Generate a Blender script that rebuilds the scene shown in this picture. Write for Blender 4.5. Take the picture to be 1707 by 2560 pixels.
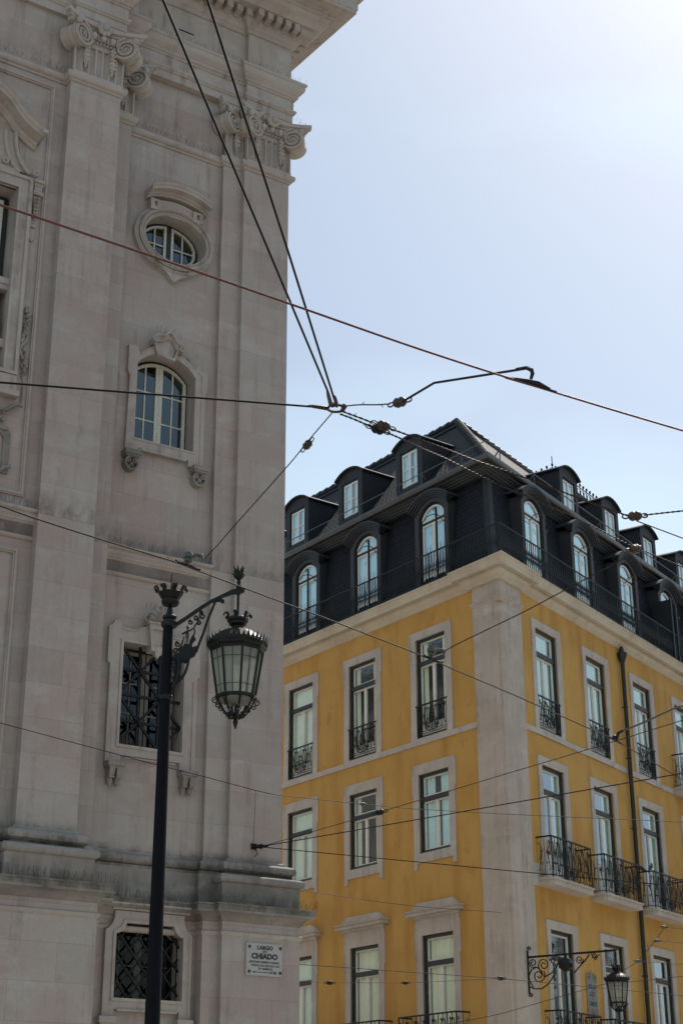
import bpy, bmesh, math, random
from mathutils import Vector, Matrix
from mathutils.geometry import tessellate_polygon
PI = math.pi
rnd = random.Random(7)
for _o in list(bpy.data.objects): bpy.data.objects.remove(_o)
S = bpy.context.scene
C = S.collection

# ------------------------------------------------------------------ camera, sky, sun, exposure
cam_d = bpy.data.cameras.new('camera'); cam = bpy.data.objects.new('camera', cam_d); C.objects.link(cam)
cam_d.sensor_fit = 'VERTICAL'; cam_d.sensor_height = 24.0
cam_d.lens = 3984.82/2560*24.0
cam_d.clip_start = .1; cam_d.clip_end = 2000
_f, _r = math.radians(22.5627), math.radians(-0.20463)
_fw = Vector((0, math.cos(_f), math.sin(_f))); _x = Vector((1, 0, 0)); _u = _x.cross(_fw)
_rt = _x*math.cos(_r) + _u*math.sin(_r); _up = _u*math.cos(_r) - _x*math.sin(_r)
cam.matrix_world = Matrix(((_rt.x, _up.x, -_fw.x, 0), (_rt.y, _up.y, -_fw.y, 0), (_rt.z, _up.z, -_fw.z, 1.6), (0, 0, 0, 1)))
S.camera = cam

SUN_AZ, SUN_EL = 31.0, 52.0
w = bpy.data.worlds.new('World'); S.world = w; w.use_nodes = True
nt = w.node_tree; nt.nodes.clear()
sky = nt.nodes.new('ShaderNodeTexSky'); sky.sky_type = 'NISHITA'; sky.sun_disc = False
sky.sun_elevation = math.radians(SUN_EL); sky.sun_rotation = math.radians(SUN_AZ)
sky.air_density = 1.0; sky.dust_density = 1.5; sky.ozone_density = .45; sky.altitude = 60
bg = nt.nodes.new('ShaderNodeBackground'); bg.inputs[1].default_value = 0.105
wo = nt.nodes.new('ShaderNodeOutputWorld')
# very thin high cloud
tc = nt.nodes.new('ShaderNodeTexCoord'); mp = nt.nodes.new('ShaderNodeMapping'); mp.inputs['Scale'].default_value = (1.1, 1.1, 3.0)
mp.inputs['Rotation'].default_value = (0.3, 0.5, 0.2)
nz = nt.nodes.new('ShaderNodeTexNoise'); nz.inputs['Scale'].default_value = 1.6; nz.inputs['Detail'].default_value = 5; nz.inputs['Roughness'].default_value = .45
cr = nt.nodes.new('ShaderNodeValToRGB'); cr.color_ramp.elements[0].position = .44; cr.color_ramp.elements[1].position = .68
cr.color_ramp.elements[0].color = (.22, .22, .22, 1); cr.color_ramp.elements[1].color = (.72, .72, .72, 1)
mx = nt.nodes.new('ShaderNodeMixRGB'); mx.inputs[2].default_value = (7.6, 9.7, 10.9, 1)
L_ = nt.links.new
L_(tc.outputs['Generated'], mp.inputs[0]); L_(mp.outputs[0], nz.inputs[0]); L_(nz.outputs[0], cr.inputs[0])
L_(cr.outputs[0], mx.inputs[0]); L_(sky.outputs[0], mx.inputs[1]); L_(mx.outputs[0], bg.inputs[0]); L_(bg.outputs[0], wo.inputs[0])

sd = bpy.data.lights.new('sun', 'SUN'); sd.energy = 4.2; sd.angle = math.radians(.5); sd.color = (1, .95, .87)
so = bpy.data.objects.new('sun', sd); C.objects.link(so)
_d = Vector((math.sin(math.radians(SUN_AZ))*math.cos(math.radians(SUN_EL)), math.cos(math.radians(SUN_AZ))*math.cos(math.radians(SUN_EL)), math.sin(math.radians(SUN_EL))))
so.rotation_euler = _d.to_track_quat('Z', 'Y').to_euler()
S.view_settings.view_transform = 'Standard'; S.view_settings.look = 'None'
S.view_settings.exposure = 0.12; S.view_settings.gamma = 1.0
S.render.engine = 'CYCLES'

# ------------------------------------------------------------------ materials
def newmat(name):
    m = bpy.data.materials.new(name); m.use_nodes = True
    n = m.node_tree; n.nodes.clear()
    o = n.nodes.new('ShaderNodeOutputMaterial'); b = n.nodes.new('ShaderNodeBsdfPrincipled')
    n.links.new(b.outputs[0], o.inputs[0])
    return m, n, b, o
def N(n, t, **k):
    x = n.nodes.new(t)
    for a, v in k.items():
        if a.startswith('i_'): x.inputs[a[2:].replace('_', ' ')].default_value = v
        else: setattr(x, a, v)
    return x
def noise(n, vec, scale, detail=4, rough=.55):
    x = N(n, 'ShaderNodeTexNoise'); x.inputs['Scale'].default_value = scale; x.inputs['Detail'].default_value = detail
    x.inputs['Roughness'].default_value = rough
    n.links.new(vec, x.inputs['Vector']); return x.outputs['Fac']
def ramp(n, fac, p0, p1, c0=(0, 0, 0, 1), c1=(1, 1, 1, 1)):
    r = N(n, 'ShaderNodeValToRGB'); e = r.color_ramp.elements
    e[0].position = p0; e[1].position = p1; e[0].color = c0; e[1].color = c1
    n.links.new(fac, r.inputs[0]); return r.outputs[0]
def mix(n, fac, a, b, mode='MIX'):
    m = N(n, 'ShaderNodeMixRGB', blend_type=mode)
    for s, v in zip(m.inputs, (fac, a, b)):
        if isinstance(v, (int, float)): s.default_value = v
        elif isinstance(v, tuple): s.default_value = v if len(v) == 4 else (*v, 1)
        else: n.links.new(v, s)
    return m.outputs[0]
def coords(n, scale=(1, 1, 1), swap=False):
    t = N(n, 'ShaderNodeTexCoord')
    v = t.outputs['Object']
    if swap:   # X+Y along, Z up -> brick plane
        s = N(n, 'ShaderNodeSeparateXYZ'); n.links.new(v, s.inputs[0])
        a = N(n, 'ShaderNodeMath', operation='ADD'); n.links.new(s.outputs[0], a.inputs[0]); n.links.new(s.outputs[1], a.inputs[1])
        c = N(n, 'ShaderNodeCombineXYZ'); n.links.new(a.outputs[0], c.inputs[0]); n.links.new(s.outputs[2], c.inputs[1])
        v = c.outputs[0]
    m = N(n, 'ShaderNodeMapping'); m.inputs['Scale'].default_value = scale
    n.links.new(v, m.inputs[0]); return m.outputs[0]
def bump(n, h, b, strength=.3, dist=.01):
    x = N(n, 'ShaderNodeBump'); x.inputs['Strength'].default_value = strength; x.inputs['Distance'].default_value = dist
    n.links.new(h, x.inputs['Height']); n.links.new(x.outputs[0], b.inputs['Normal'])

def stone(name, c1, c2, c3, blocks=None, dirt=.35, rough=.85, streak=.3, ledges=()):
    m, n, b, o = newmat(name)
    v = coords(n)
    col = mix(n, ramp(n, noise(n, v, .9, 5), .38, .62), c1, c2)
    col = mix(n, ramp(n, noise(n, coords(n, (1, 1, 1.6)), 2.1, 6, .6), .52, .72), col, c3)
    fine = noise(n, v, 26, 5, .7)
    col = mix(n, .25, col, ramp(n, fine, .3, .7, (.55, .55, .55, 1), (1, 1, 1, 1)), 'MULTIPLY')
    h = fine
    if blocks:
        bw, bh, amt = blocks
        bt = N(n, 'ShaderNodeTexBrick'); bt.offset = .5
        bt.inputs['Color1'].default_value = (.80, .79, .78, 1); bt.inputs['Color2'].default_value = (1, 1, 1, 1)
        bt.inputs['Mortar'].default_value = (.62, .59, .56, 1)
        bt.inputs['Scale'].default_value = 1; bt.inputs['Brick Width'].default_value = bw; bt.inputs['Row Height'].default_value = bh
        bt.inputs['Mortar Size'].default_value = .004; bt.inputs['Mortar Smooth'].default_value = .3; bt.inputs['Bias'].default_value = .1
        # slightly wavy joints
        n.links.new(coords(n, swap=True), bt.inputs['Vector'])
        col = mix(n, amt, col, bt.outputs['Color'], 'MULTIPLY')
    # rain streaks and grime
    st = noise(n, coords(n, (5, 5, .35)), 1.3, 5, .65)
    g = noise(n, v, 1.7, 6, .7)
    mm = N(n, 'ShaderNodeMath', operation='MULTIPLY'); n.links.new(ramp(n, st, .5, .75), mm.inputs[0]); n.links.new(ramp(n, g, .42, .62), mm.inputs[1])
    mk = N(n, 'ShaderNodeMath', operation='MULTIPLY'); n.links.new(mm.outputs[0], mk.inputs[0]); mk.inputs[1].default_value = streak
    col = mix(n, mk.outputs[0], col, (.10, .085, .07))
    pit = ramp(n, noise(n, v, 55, 3, .6), .66, .72)
    md = N(n, 'ShaderNodeMath', operation='MULTIPLY'); n.links.new(pit, md.inputs[0]); n.links.new(ramp(n, noise(n, v, 3.1, 3), .5, .62), md.inputs[1])
    mo = N(n, 'ShaderNodeMath', operation='MULTIPLY'); n.links.new(md.outputs[0], mo.inputs[0]); mo.inputs[1].default_value = dirt
    col = mix(n, mo.outputs[0], col, (.06, .055, .05))
    if ledges:      # moss and soot settled on the wall just above the ledges
        tc_ = N(n, 'ShaderNodeTexCoord'); sx = N(n, 'ShaderNodeSeparateXYZ'); n.links.new(tc_.outputs['Object'], sx.inputs[0])
        pn_ = ramp(n, noise(n, coords(n, (1, 1, .5)), 3.2, 6, .75), .40, .60)
        for z0, hh, am in ledges:
            mr = N(n, 'ShaderNodeMapRange'); mr.inputs[1].default_value = z0+hh; mr.inputs[2].default_value = z0; mr.inputs[3].default_value = 0; mr.inputs[4].default_value = 1
            n.links.new(sx.outputs[2], mr.inputs[0])
            gt = N(n, 'ShaderNodeMath', operation='GREATER_THAN'); gt.inputs[1].default_value = z0-.10; n.links.new(sx.outputs[2], gt.inputs[0])
            a_ = N(n, 'ShaderNodeMath', operation='MULTIPLY'); n.links.new(mr.outputs[0], a_.inputs[0]); n.links.new(gt.outputs[0], a_.inputs[1])
            b_ = N(n, 'ShaderNodeMath', operation='MULTIPLY'); n.links.new(a_.outputs[0], b_.inputs[0]); n.links.new(pn_, b_.inputs[1])
            c_ = N(n, 'ShaderNodeMath', operation='MULTIPLY'); n.links.new(b_.outputs[0], c_.inputs[0]); c_.inputs[1].default_value = am
            col = mix(n, c_.outputs[0], col, (.055, .058, .045))
    n.links.new(col, b.inputs['Base Color']); b.inputs['Roughness'].default_value = rough
    bump(n, h, b, .35, .006)
    return m
def plain(name, col, rough=.5, metal=0.0, var=.15, scale=8.0, bumps=0.0, spec=.5):
    m, n, b, o = newmat(name)
    v = coords(n); f = noise(n, v, scale, 4)
    lo = tuple(c*(1-var) for c in col); hi = tuple(min(1, c*(1+var)) for c in col)
    c = mix(n, ramp(n, f, .3, .7), lo, hi)
    n.links.new(c, b.inputs['Base Color']); b.inputs['Roughness'].default_value = rough; b.inputs['Metallic'].default_value = metal
    b.inputs['Specular IOR Level'].default_value = spec
    if bumps: bump(n, f, b, bumps, .004)
    return m
STONE = stone('weathered_limestone', (.405, .365, .328, 1), (.39, .312, .282, 1), (.43, .398, .362, 1), (1.25, .475, .68), streak=.6, dirt=.6, ledges=((5.04, .36, .8), (10.07, .35, .6), (17.37, .5, .35), (5.68, .12, .8)))
TRIM = stone('carved_limestone', (.415, .372, .332, 1), (.365, .308, .275, 1), (.44, .41, .368, 1), None, streak=.9, dirt=.7)
GRIME = stone('grimy_limestone', (.30, .272, .245, 1), (.17, .155, .135, 1), (.34, .315, .285, 1), None, dirt=.9, streak=1.0, ledges=((5.04, .26, .8), (5.56, .12, .8)))
CORN = stone('cream_painted_stone', (.60, .53, .40, 1), (.52, .44, .33, 1), (.62, .56, .44, 1), None, streak=.45, dirt=.3)
PALE = stone('pale_limestone', (.53, .475, .41, 1), (.46, .40, .345, 1), (.56, .52, .46, 1), None, streak=.7)
QUOIN = stone('pilaster_limestone', (.54, .47, .395, 1), (.46, .39, .325, 1), (.56, .51, .45, 1), (1.6, 1.15, .45), streak=.7, dirt=.8)

def plaster():
    m, n, b, o = newmat('ochre_plaster'); v = coords(n)
    col = mix(n, ramp(n, noise(n, v, .8, 5), .3, .7), (.52, .288, .064), (.57, .34, .092))
    col = mix(n, ramp(n, noise(n, coords(n, (2.0, 2.0, .40)), .9, 6, .6), .48, .78), col, (.42, .195, .035))
    col = mix(n, ramp(n, noise(n, coords(n, (6, 6, .5)), 1.0, 5, .6), .6, .8, c1=(.5, .5, .5, 1)), col, (.46, .30, .12))
    # repainted patches with soft square edges, and water stains
    bt = N(n, 'ShaderNodeTexBrick'); bt.offset = .37; bt.inputs['Scale'].default_value = 1; bt.inputs['Brick Width'].default_value = 2.3; bt.inputs['Row Height'].default_value = 1.7
    bt.inputs['Mortar Size'].default_value = 0; bt.inputs['Color1'].default_value = (.90, .88, .84, 1); bt.inputs['Color2'].default_value = (1, 1, 1, 1); n.links.new(coords(n, swap=True), bt.inputs['Vector'])
    col = mix(n, ramp(n, noise(n, v, .55, 3), .48, .60, c1=(.7, .7, .7, 1)), col, mix(n, 1.0, col, bt.outputs['Color'], 'MULTIPLY'))
    col = mix(n, ramp(n, noise(n, coords(n, (1, 1, .7)), 1.6, 8, .75), .56, .66, c1=(.55, .55, .55, 1)), col, (.36, .17, .035))
    col = mix(n, .15, col, ramp(n, noise(n, v, 30, 4), .3, .7, (.6, .6, .6, 1)), 'MULTIPLY')
    n.links.new(col, b.inputs['Base Color']); b.inputs['Roughness'].default_value = .9
    bump(n, noise(n, v, 12, 6, .7), b, .3, .006); return m
YEL = plaster()
def tiles(name, col):
    m, n, b, o = newmat(name)
    bt = N(n, 'ShaderNodeTexBrick'); bt.offset = .5
    bt.inputs['Color1'].default_value = (*[c*.85 for c in col], 1); bt.inputs['Color2'].default_value = (*[c*1.15 for c in col], 1)
    bt.inputs['Mortar'].default_value = (*[c*.6 for c in col], 1)
    bt.inputs['Scale'].default_value = 1; bt.inputs['Brick Width'].default_value = .19; bt.inputs['Row Height'].default_value = .125
    bt.inputs['Mortar Size'].default_value = .012; bt.inputs['Mortar Smooth'].default_value = .6
    cv = coords(n, swap=True)
    wv = N(n, 'ShaderNodeTexWave'); wv.wave_type = 'BANDS'; wv.bands_direction = 'X'; wv.inputs['Scale'].default_value = 10.5/3.14*1.57
    n.links.new(cv, wv.inputs['Vector'])
    # scalloped lower edges: shift the row coordinate by a wave along the row
    s = N(n, 'ShaderNodeSeparateXYZ'); n.links.new(cv, s.inputs[0])
    ml = N(n, 'ShaderNodeMath', operation='MULTIPLY'); ml.inputs[1].default_value = PI*2/.19; n.links.new(s.outputs[0], ml.inputs[0])
    cs = N(n, 'ShaderNodeMath', operation='COSINE'); n.links.new(ml.outputs[0], cs.inputs[0])
    ms = N(n, 'ShaderNodeMath', operation='MULTIPLY'); ms.inputs[1].default_value = .02; n.links.new(cs.outputs[0], ms.inputs[0])
    ad = N(n, 'ShaderNodeMath', operation='ADD'); n.links.new(s.outputs[1], ad.inputs[0]); n.links.new(ms.outputs[0], ad.inputs[1])
    cb = N(n, 'ShaderNodeCombineXYZ'); n.links.new(s.outputs[0], cb.inputs[0]); n.links.new(ad.outputs[0], cb.inputs[1])
    n.links.new(cb.outputs[0], bt.inputs['Vector'])
    # sloping tile height inside each row
    md = N(n, 'ShaderNodeMath', operation='MODULO'); md.inputs[1].default_value = .125
    a2 = N(n, 'ShaderNodeMath', operation='ADD'); a2.inputs[1].default_value = 50.0; n.links.new(ad.outputs[0], a2.inputs[0]); n.links.new(a2.outputs[0], md.inputs[0])
    dv = N(n, 'ShaderNodeMath', operation='MULTIPLY'); dv.inputs[1].default_value = -8.0; n.links.new(md.outputs[0], dv.inputs[0])
    h = N(n, 'ShaderNodeMath', operation='ADD'); n.links.new(dv.outputs[0], h.inputs[0]); n.links.new(bt.outputs['Fac'], h.inputs[1])
    n.links.new(bt.outputs['Color'], b.inputs['Base Color']); b.inputs['Roughness'].default_value = .7; b.inputs['Specular IOR Level'].default_value = .12
    bump(n, h.outputs[0], b, .9, .03); return m
TILE2 = tiles('shaded_upper_slate', (.012, .013, .015))  # same slate, colour darkened to hold back the sun on the upper slope
TILE = tiles('slate_tiles', (.020, .023, .028))
RED = tiles('terracotta_tiles', (.35, .13, .07))
ZINC = plain('painted_zinc', (.036, .039, .042), .6, 0, .12, 3, spec=.3)
ZINCD = plain('dark_zinc', (.020, .022, .025), .6, 0, .15, 3, spec=.3)
GUT = plain('gutter_metal', (.07, .072, .072), .32, .4, .15, 4)
IRON = plain('black_iron', (.006, .007, .007), .5, 0, .3, 20, spec=.3)
IRONG = plain('dark_green_iron', (.006, .010, .009), .5, 0, .3, 20, spec=.3)
POLE = plain('blue_black_paint', (.003, .0035, .006), .6, 0, .2, 12, spec=.12)
DGRN = plain('dark_green_frame', (.012, .020, .017), .5, 0, .2, 10)
WHT = plain('white_painted_wood', (.74, .72, .66), .5, 0, .07, 14, .2)
CREAM = plain('flaking_cream_paint', (.50, .485, .41), .6, 0, .22, 30, .4)
CURT = plain('linen_curtain', (.80, .86, .66), .9, 0, .08, 3)
CURTB = plain('white_net_curtain', (.62, .90, .95), .9, 0, .06, 3)
DARK = plain('room_shade', (.020, .024, .022), .9, 0, .3, 2)  # near-black colour stands in for the shade of unlit rooms
COPPER = plain('copper_wire', (.12, .036, .026), .5, .2, .15, 40)
CABLE = plain('black_cable', (.006, .006, .007), .65, 0, .2, 30, spec=.2)
STEEL = plain('old_steel_wire', (.030, .020, .016), .6, 0, .3, 40, spec=.2)
PORC = plain('brown_porcelain', (.040, .022, .015), .5, 0, .3, 15)
GLAZ = plain('grey_green_porcelain', (.055, .065, .055), .35, .0, .3, 15)
PLATE = plain('enamel_plate', (.37, .365, .35), .45, 0, .06, 5)
PLATE2 = plain('weathered_plaque', (.20, .205, .20), .6, 0, .2, 9)
INK = plain('black_lettering', (.02, .02, .02), .5)
PIGEON = plain('pigeon_feathers', (.05, .052, .06), .7, 0, .4, 30)
PAVE = stone('limestone_paving', (.56, .52, .46, 1), (.50, .46, .40, 1), (.60, .56, .50, 1), (.9, .45, .3))
ASPH = plain('asphalt', (.06, .06, .06), .9, 0, .2, 6)
FACING = stone('grey_rendered_wall', (.26, .25, .23, 1), (.22, .21, .20, 1), (.30, .29, .27, 1), None)
PLAIN_WALL = stone('rendered_wall', (.55, .50, .42, 1), (.50, .45, .38, 1), (.58, .54, .48, 1), None)

def glass(name, tint, ior=1.75, rough=.0, wob=.0):
    m, n, b, o = newmat(name)
    n.nodes.remove(b)
    t = N(n, 'ShaderNodeBsdfTransparent'); t.inputs[0].default_value = (*tint, 1)
    g = N(n, 'ShaderNodeBsdfGlossy'); g.inputs['Roughness'].default_value = rough; g.inputs[0].default_value = (.84, .96, 1, 1)
    f0 = ((ior-1)/(ior+1))**2
    f = N(n, 'ShaderNodeLayerWeight'); f.inputs[0].default_value = .5
    pw = N(n, 'ShaderNodeMath', operation='POWER'); pw.inputs[1].default_value = 4.0; n.links.new(f.outputs['Facing'], pw.inputs[0])
    fa = N(n, 'ShaderNodeMath', operation='MULTIPLY_ADD'); fa.inputs[1].default_value = 1-f0; fa.inputs[2].default_value = f0; n.links.new(pw.outputs[0], fa.inputs[0])
    x = N(n, 'ShaderNodeMixShader'); n.links.new(fa.outputs[0], x.inputs[0]); n.links.new(t.outputs[0], x.inputs[1]); n.links.new(g.outputs[0], x.inputs[2])
    if wob:
        nn = noise(n, coords(n, (1, 1, 2.2)), 2.6, 3, .6)
        bp = N(n, 'ShaderNodeBump'); bp.inputs['Strength'].default_value = wob; bp.inputs['Distance'].default_value = .02
        n.links.new(nn, bp.inputs['Height']); n.links.new(bp.outputs[0], g.inputs['Normal']); n.links.new(bp.outputs[0], f.inputs['Normal'])
    n.links.new(x.outputs[0], o.inputs[0]); return m
GLASS = glass('window_glass', (.93, .97, .95), 1.9, .0, .12)
GLASSR = glass('street_side_glass', (.82, .9, .9), 3.3, .0, .05)
GLASSD = glass('old_window_glass', (.4, .46, .5), 2.1, .01, .04)
GLASSL = glass('dim_glass', (.30, .34, .36), 1.5, .01, .04)
def milky():
    m, n, b, o = newmat('frosted_lantern_glass')
    b.inputs['Base Color'].default_value = (.46, .48, .44, 1); b.inputs['Roughness'].default_value = .25
    tr = N(n, 'ShaderNodeBsdfTranslucent'); tr.inputs[0].default_value = (.56, .58, .52, 1)
    x = N(n, 'ShaderNodeMixShader'); x.inputs[0].default_value = .6
    n.links.new(b.outputs[0], x.inputs[1]); n.links.new(tr.outputs[0], x.inputs[2])
    t2 = N(n, 'ShaderNodeBsdfTransparent'); t2.inputs[0].default_value = (.75, .8, .75, 1)
    y = N(n, 'ShaderNodeMixShader'); y.inputs[0].default_value = .22
    n.links.new(x.outputs[0], y.inputs[1]); n.links.new(t2.outputs[0], y.inputs[2]); n.links.new(y.outputs[0], o.inputs[0]); return m
MILK = milky()

# ------------------------------------------------------------------ mesh builder
class MB:
    def __init__(s): s.v = []; s.f = []; s.M = None
    def add(s, vs, fs):
        k = len(s.v)
        s.v += [tuple(s.M @ Vector(p)) for p in vs] if s.M else [tuple(p) for p in vs]
        s.f += [tuple(i+k for i in f) for f in fs]; return s
    def box(s, x0, x1, y0, y1, z0, z1):
        return s.add([(x0,y0,z0),(x1,y0,z0),(x1,y1,z0),(x0,y1,z0),(x0,y0,z1),(x1,y0,z1),(x1,y1,z1),(x0,y1,z1)],
                     [(0,1,2,3),(4,5,6,7),(0,1,5,4),(1,2,6,5),(2,3,7,6),(3,0,4,7)])
    def slab(s, outer, holes, y0, y1):       # polygon in (x,z) with holes, thickness along y
        loops = [outer]+list(holes)
        tri = tessellate_polygon([[Vector((p[0], p[1], 0)) for p in l] for l in loops])
        flat = [p for l in loops for p in l]; n = len(flat)
        vs = [(p[0], y0, p[1]) for p in flat]+[(p[0], y1, p[1]) for p in flat]
        fs = [t for t in tri]+[tuple(i+n for i in reversed(t)) for t in tri]
        k = 0
        for l in loops:
            m = len(l)
            for i in range(m):
                a, b = k+i, k+(i+1) % m
                fs.append((a, b, b+n, a+n))
            k += m
        return s.add(vs, fs)
    def sheet(s, outer, y):
        tri = tessellate_polygon([[Vector((p[0], p[1], 0)) for p in outer]])
        return s.add([(p[0], y, p[1]) for p in outer], [t for t in tri])
    def plan(s, poly, z0, z1):               # polygon in (x,y) extruded upwards
        n = len(poly)
        return s.add([(x, y, z0) for x, y in poly]+[(x, y, z1) for x, y in poly],
                     [tuple(range(n)), tuple(range(n, 2*n))]+[(i, (i+1) % n, (i+1) % n+n, i+n) for i in range(n)])
    def frustum(s, c, r0, r1, z0, z1, n=8, ph=0.0):
        a = [(c[0]+r*math.cos(ph+2*PI*i/n), c[1]+r*math.sin(ph+2*PI*i/n), z) for r, z in ((r0, z0), (r1, z1)) for i in range(n)]
        return s.add(a, [tuple(range(n)), tuple(range(n, 2*n))]+[(i, (i+1) % n, (i+1) % n+n, i+n) for i in range(n)])
    def lathe(s, c, prof, n=12, ph=0.0, axis=None):   # prof (r,z)
        vs = []; fs = []
        for r, z in prof:
            for i in range(n):
                a = ph+2*PI*i/n; vs.append((c[0]+r*math.cos(a), c[1]+r*math.sin(a), c[2]+z))
        for j in range(len(prof)-1):
            for i in range(n):
                k = (i+1) % n; fs.append((j*n+i, j*n+k, (j+1)*n+k, (j+1)*n+i))
        fs.append(tuple(range(n))); fs.append(tuple(range((len(prof)-1)*n, len(prof)*n)))
        if axis is not None:
            q = Vector((0, 0, 1)).rotation_difference(Vector(axis).normalized()); cc = Vector(c)
            vs = [tuple(q @ (Vector(p)-cc)+cc) for p in vs]
        return s.add(vs, fs)
    def ball(s, c, r, n=8, sz=1.0, axis=None):
        return s.lathe(c, [(max(r*math.sin(PI*j/6), r*.02), -r*sz*math.cos(PI*j/6)) for j in range(7)], n, 0, axis)
    def tube(s, pts, r, n=5, closed=False):
        P = [Vector(p) for p in pts]; m = len(P)
        if m < 2: return s
        rr = r if isinstance(r, (list, tuple)) else [r]*m
        vs = []; fs = []; ref = None
        for i in range(m):
            if closed: t = P[(i+1) % m]-P[i-1]
            else: t = P[min(i+1, m-1)]-P[max(i-1, 0)]
            if t.length < 1e-9: t = Vector((0, 0, 1))
            t.normalize()
            if ref is None:
                ref = Vector((0, 0, 1)) if abs(t.z) < .9 else Vector((1, 0, 0))
            a = t.cross(ref)
            if a.length < 1e-4: a = t.orthogonal()
            a.normalize(); b = a.cross(t); ref = b
            for k in range(n):
                q = 2*PI*(k+.5)/n; vs.append(P[i]+(a*math.cos(q)+b*math.sin(q))*rr[i])
        for i in range(m if closed else m-1):
            j = (i+1) % m
            for k in range(n):
                l = (k+1) % n; fs.append((i*n+k, i*n+l, j*n+l, j*n+k))
        if not closed: fs += [tuple(range(n)), tuple(range((m-1)*n, m*n))]
        return s.add(vs, fs)
    def bar(s, a, b, wx, wy=None):            # rectangular bar
        return s.tube([a, b], wx*.7071, 4)
    def sweep(s, path, prof, closed=False):   # plan path (x,y), profile (out,z) mitred, outward = right of travel
        m = len(path); P = [Vector((p[0], p[1])) for p in path]; mit = []
        for i in range(m):
            d0 = (P[i]-P[i-1]).normalized() if (i > 0 or closed) else None
            d1 = (P[(i+1) % m]-P[i]).normalized() if (i < m-1 or closed) else None
            n0 = Vector((d0.y, -d0.x)) if d0 else None; n1 = Vector((d1.y, -d1.x)) if d1 else None
            if n0 is None: mit.append(n1)
            elif n1 is None: mit.append(n0)
            else:
                b = n0+n1; b.normalize(); mit.append(b/max(.25, b.dot(n0)))
        k = len(prof); vs = []; fs = []
        for i in range(m):
            for o, z in prof: q = P[i]+mit[i]*o; vs.append((q.x, q.y, z))
        for i in range(m if closed else m-1):
            j = (i+1) % m
            for a in range(k-1): fs.append((i*k+a, j*k+a, j*k+a+1, i*k+a+1))
        if not closed: fs += [tuple(range(k)), tuple(range((m-1)*k, m*k))]
        return s.add(vs, fs)
    def build(s, name, mat, parent=None, smooth=False, loc=None, rot=0.0):
        me = bpy.data.meshes.new(name); me.from_pydata(s.v, [], s.f); me.validate()
        bm = bmesh.new(); bm.from_mesh(me); bmesh.ops.recalc_face_normals(bm, faces=bm.faces); bm.to_mesh(me); bm.free()
        me.materials.append(mat)
        if smooth:
            me.polygons.foreach_set('use_smooth', [True]*len(me.polygons))
            try: me.set_sharp_from_angle(angle=math.radians(38))
            except Exception: pass
        o = bpy.data.objects.new(name, me); C.objects.link(o)
        if parent: o.parent = parent
        if loc is not None: o.location = loc
        o.rotation_euler = (0, 0, rot)
        return o
def tag(o, label, cat, group=None, kind=None):
    if label: o['label'] = label
    if cat: o['category'] = cat
    if group: o['group'] = group
    if kind: o['kind'] = kind
    return o
def empty(name, loc, rot, label, cat, group=None):
    o = bpy.data.objects.new(name, None); C.objects.link(o); o.location = loc; o.rotation_euler = (0, 0, rot); o.empty_display_size = .3
    return tag(o, label, cat, group)
def kids(o): return [c for c in bpy.data.objects if c.parent == o]
def copy_tree(o, parent=None, loc=None, rot=None):
    c = o.copy(); C.objects.link(c); c.parent = parent
    if loc is not None: c.location = loc
    if rot is not None: c.rotation_euler = (0, 0, rot)
    for k in kids(o): copy_tree(k, c)
    return c
def arc(cx, cz, rx, rz, a0, a1, n):
    return [(cx+rx*math.cos(math.radians(a0+(a1-a0)*i/n)), cz+rz*math.sin(math.radians(a0+(a1-a0)*i/n))) for i in range(n+1)]
def seg_arch(x0, x1, zs, zc, n=12):            # segmental arch points from x1 side over to x0 (right to left)
    wv = (x1-x0)/2; h = zc-zs; R = (wv*wv+h*h)/(2*h); cz = zc-R; cx = (x0+x1)/2; a = math.degrees(math.asin(wv/R))
    return arc(cx, cz, R, R, 90-a, 90+a, n)
def spiral(cx, cz, r0, r1, a0, turns, n=18):
    out = []
    for i in range(n+1):
        t = i/n; r = r0+(r1-r0)*t; a = math.radians(a0)+2*PI*turns*t; out.append((cx+r*math.cos(a), cz+r*math.sin(a)))
    return out
def XZ(pts, y): return [(x, y, z) for x, z in pts]
# ------------------------------------------------------------------ ground
g = MB(); g.add([(-400, -400, 0), (400, -400, 0), (400, 400, 0), (-400, 400, 0)], [(0, 1, 2, 3)])
tag(g.build('ground', PAVE), None, None, kind='structure')
g = MB(); g.box(-60, 60, 5.2, 11.6, .004, .008)
tag(g.build('road', ASPH), None, None, kind='structure')
g = MB(); g.box(-60, 60, 11.6, 11.8, .0, .12)
tag(g.build('kerb', TRIM), None, None, kind='structure')

# ------------------------------------------------------------------ church (local frame: x = -u along wall, y = depth, z up)
CH_ROT = math.atan2(.54632126, .83757572)
church = empty('church', (-.88240536, 22.98306683, 0), CH_ROT, 'pale grey limestone baroque church with carved pilasters, filling the left of the photo', 'church')
def ch(mb, name, mat, smooth=False, parent=None, label=None):
    o = mb.build(name, mat, parent or church, smooth)
    if label: o['label'] = label
    return o
SD = (-.068, .998)          # direction of the hidden side wall
def side(x, y, t=34): return (x+SD[0]*t, y+SD[1]*t)
LX = -8.6                   # left end (mirrored bay)
# facade plan at shaft level
SH = [(LX-3, -.43), (-8.2, -.43), (-8.2, -.6), (-7.36, -.6), (-7.36, -.43), (-4.28, -.43), (-4.28, -.6), (-3.44, -.6), (-3.44, -.05), (-2.98, -.05), (-2.98, .18), (-1.21, .18), (-1.21, .09), (-.86, .09), (-.86, 0), (0, 0), side(0, 0)]
# solid parts -----------------------------------------------------
ZB, ZT = 5.04, 21.0
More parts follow.
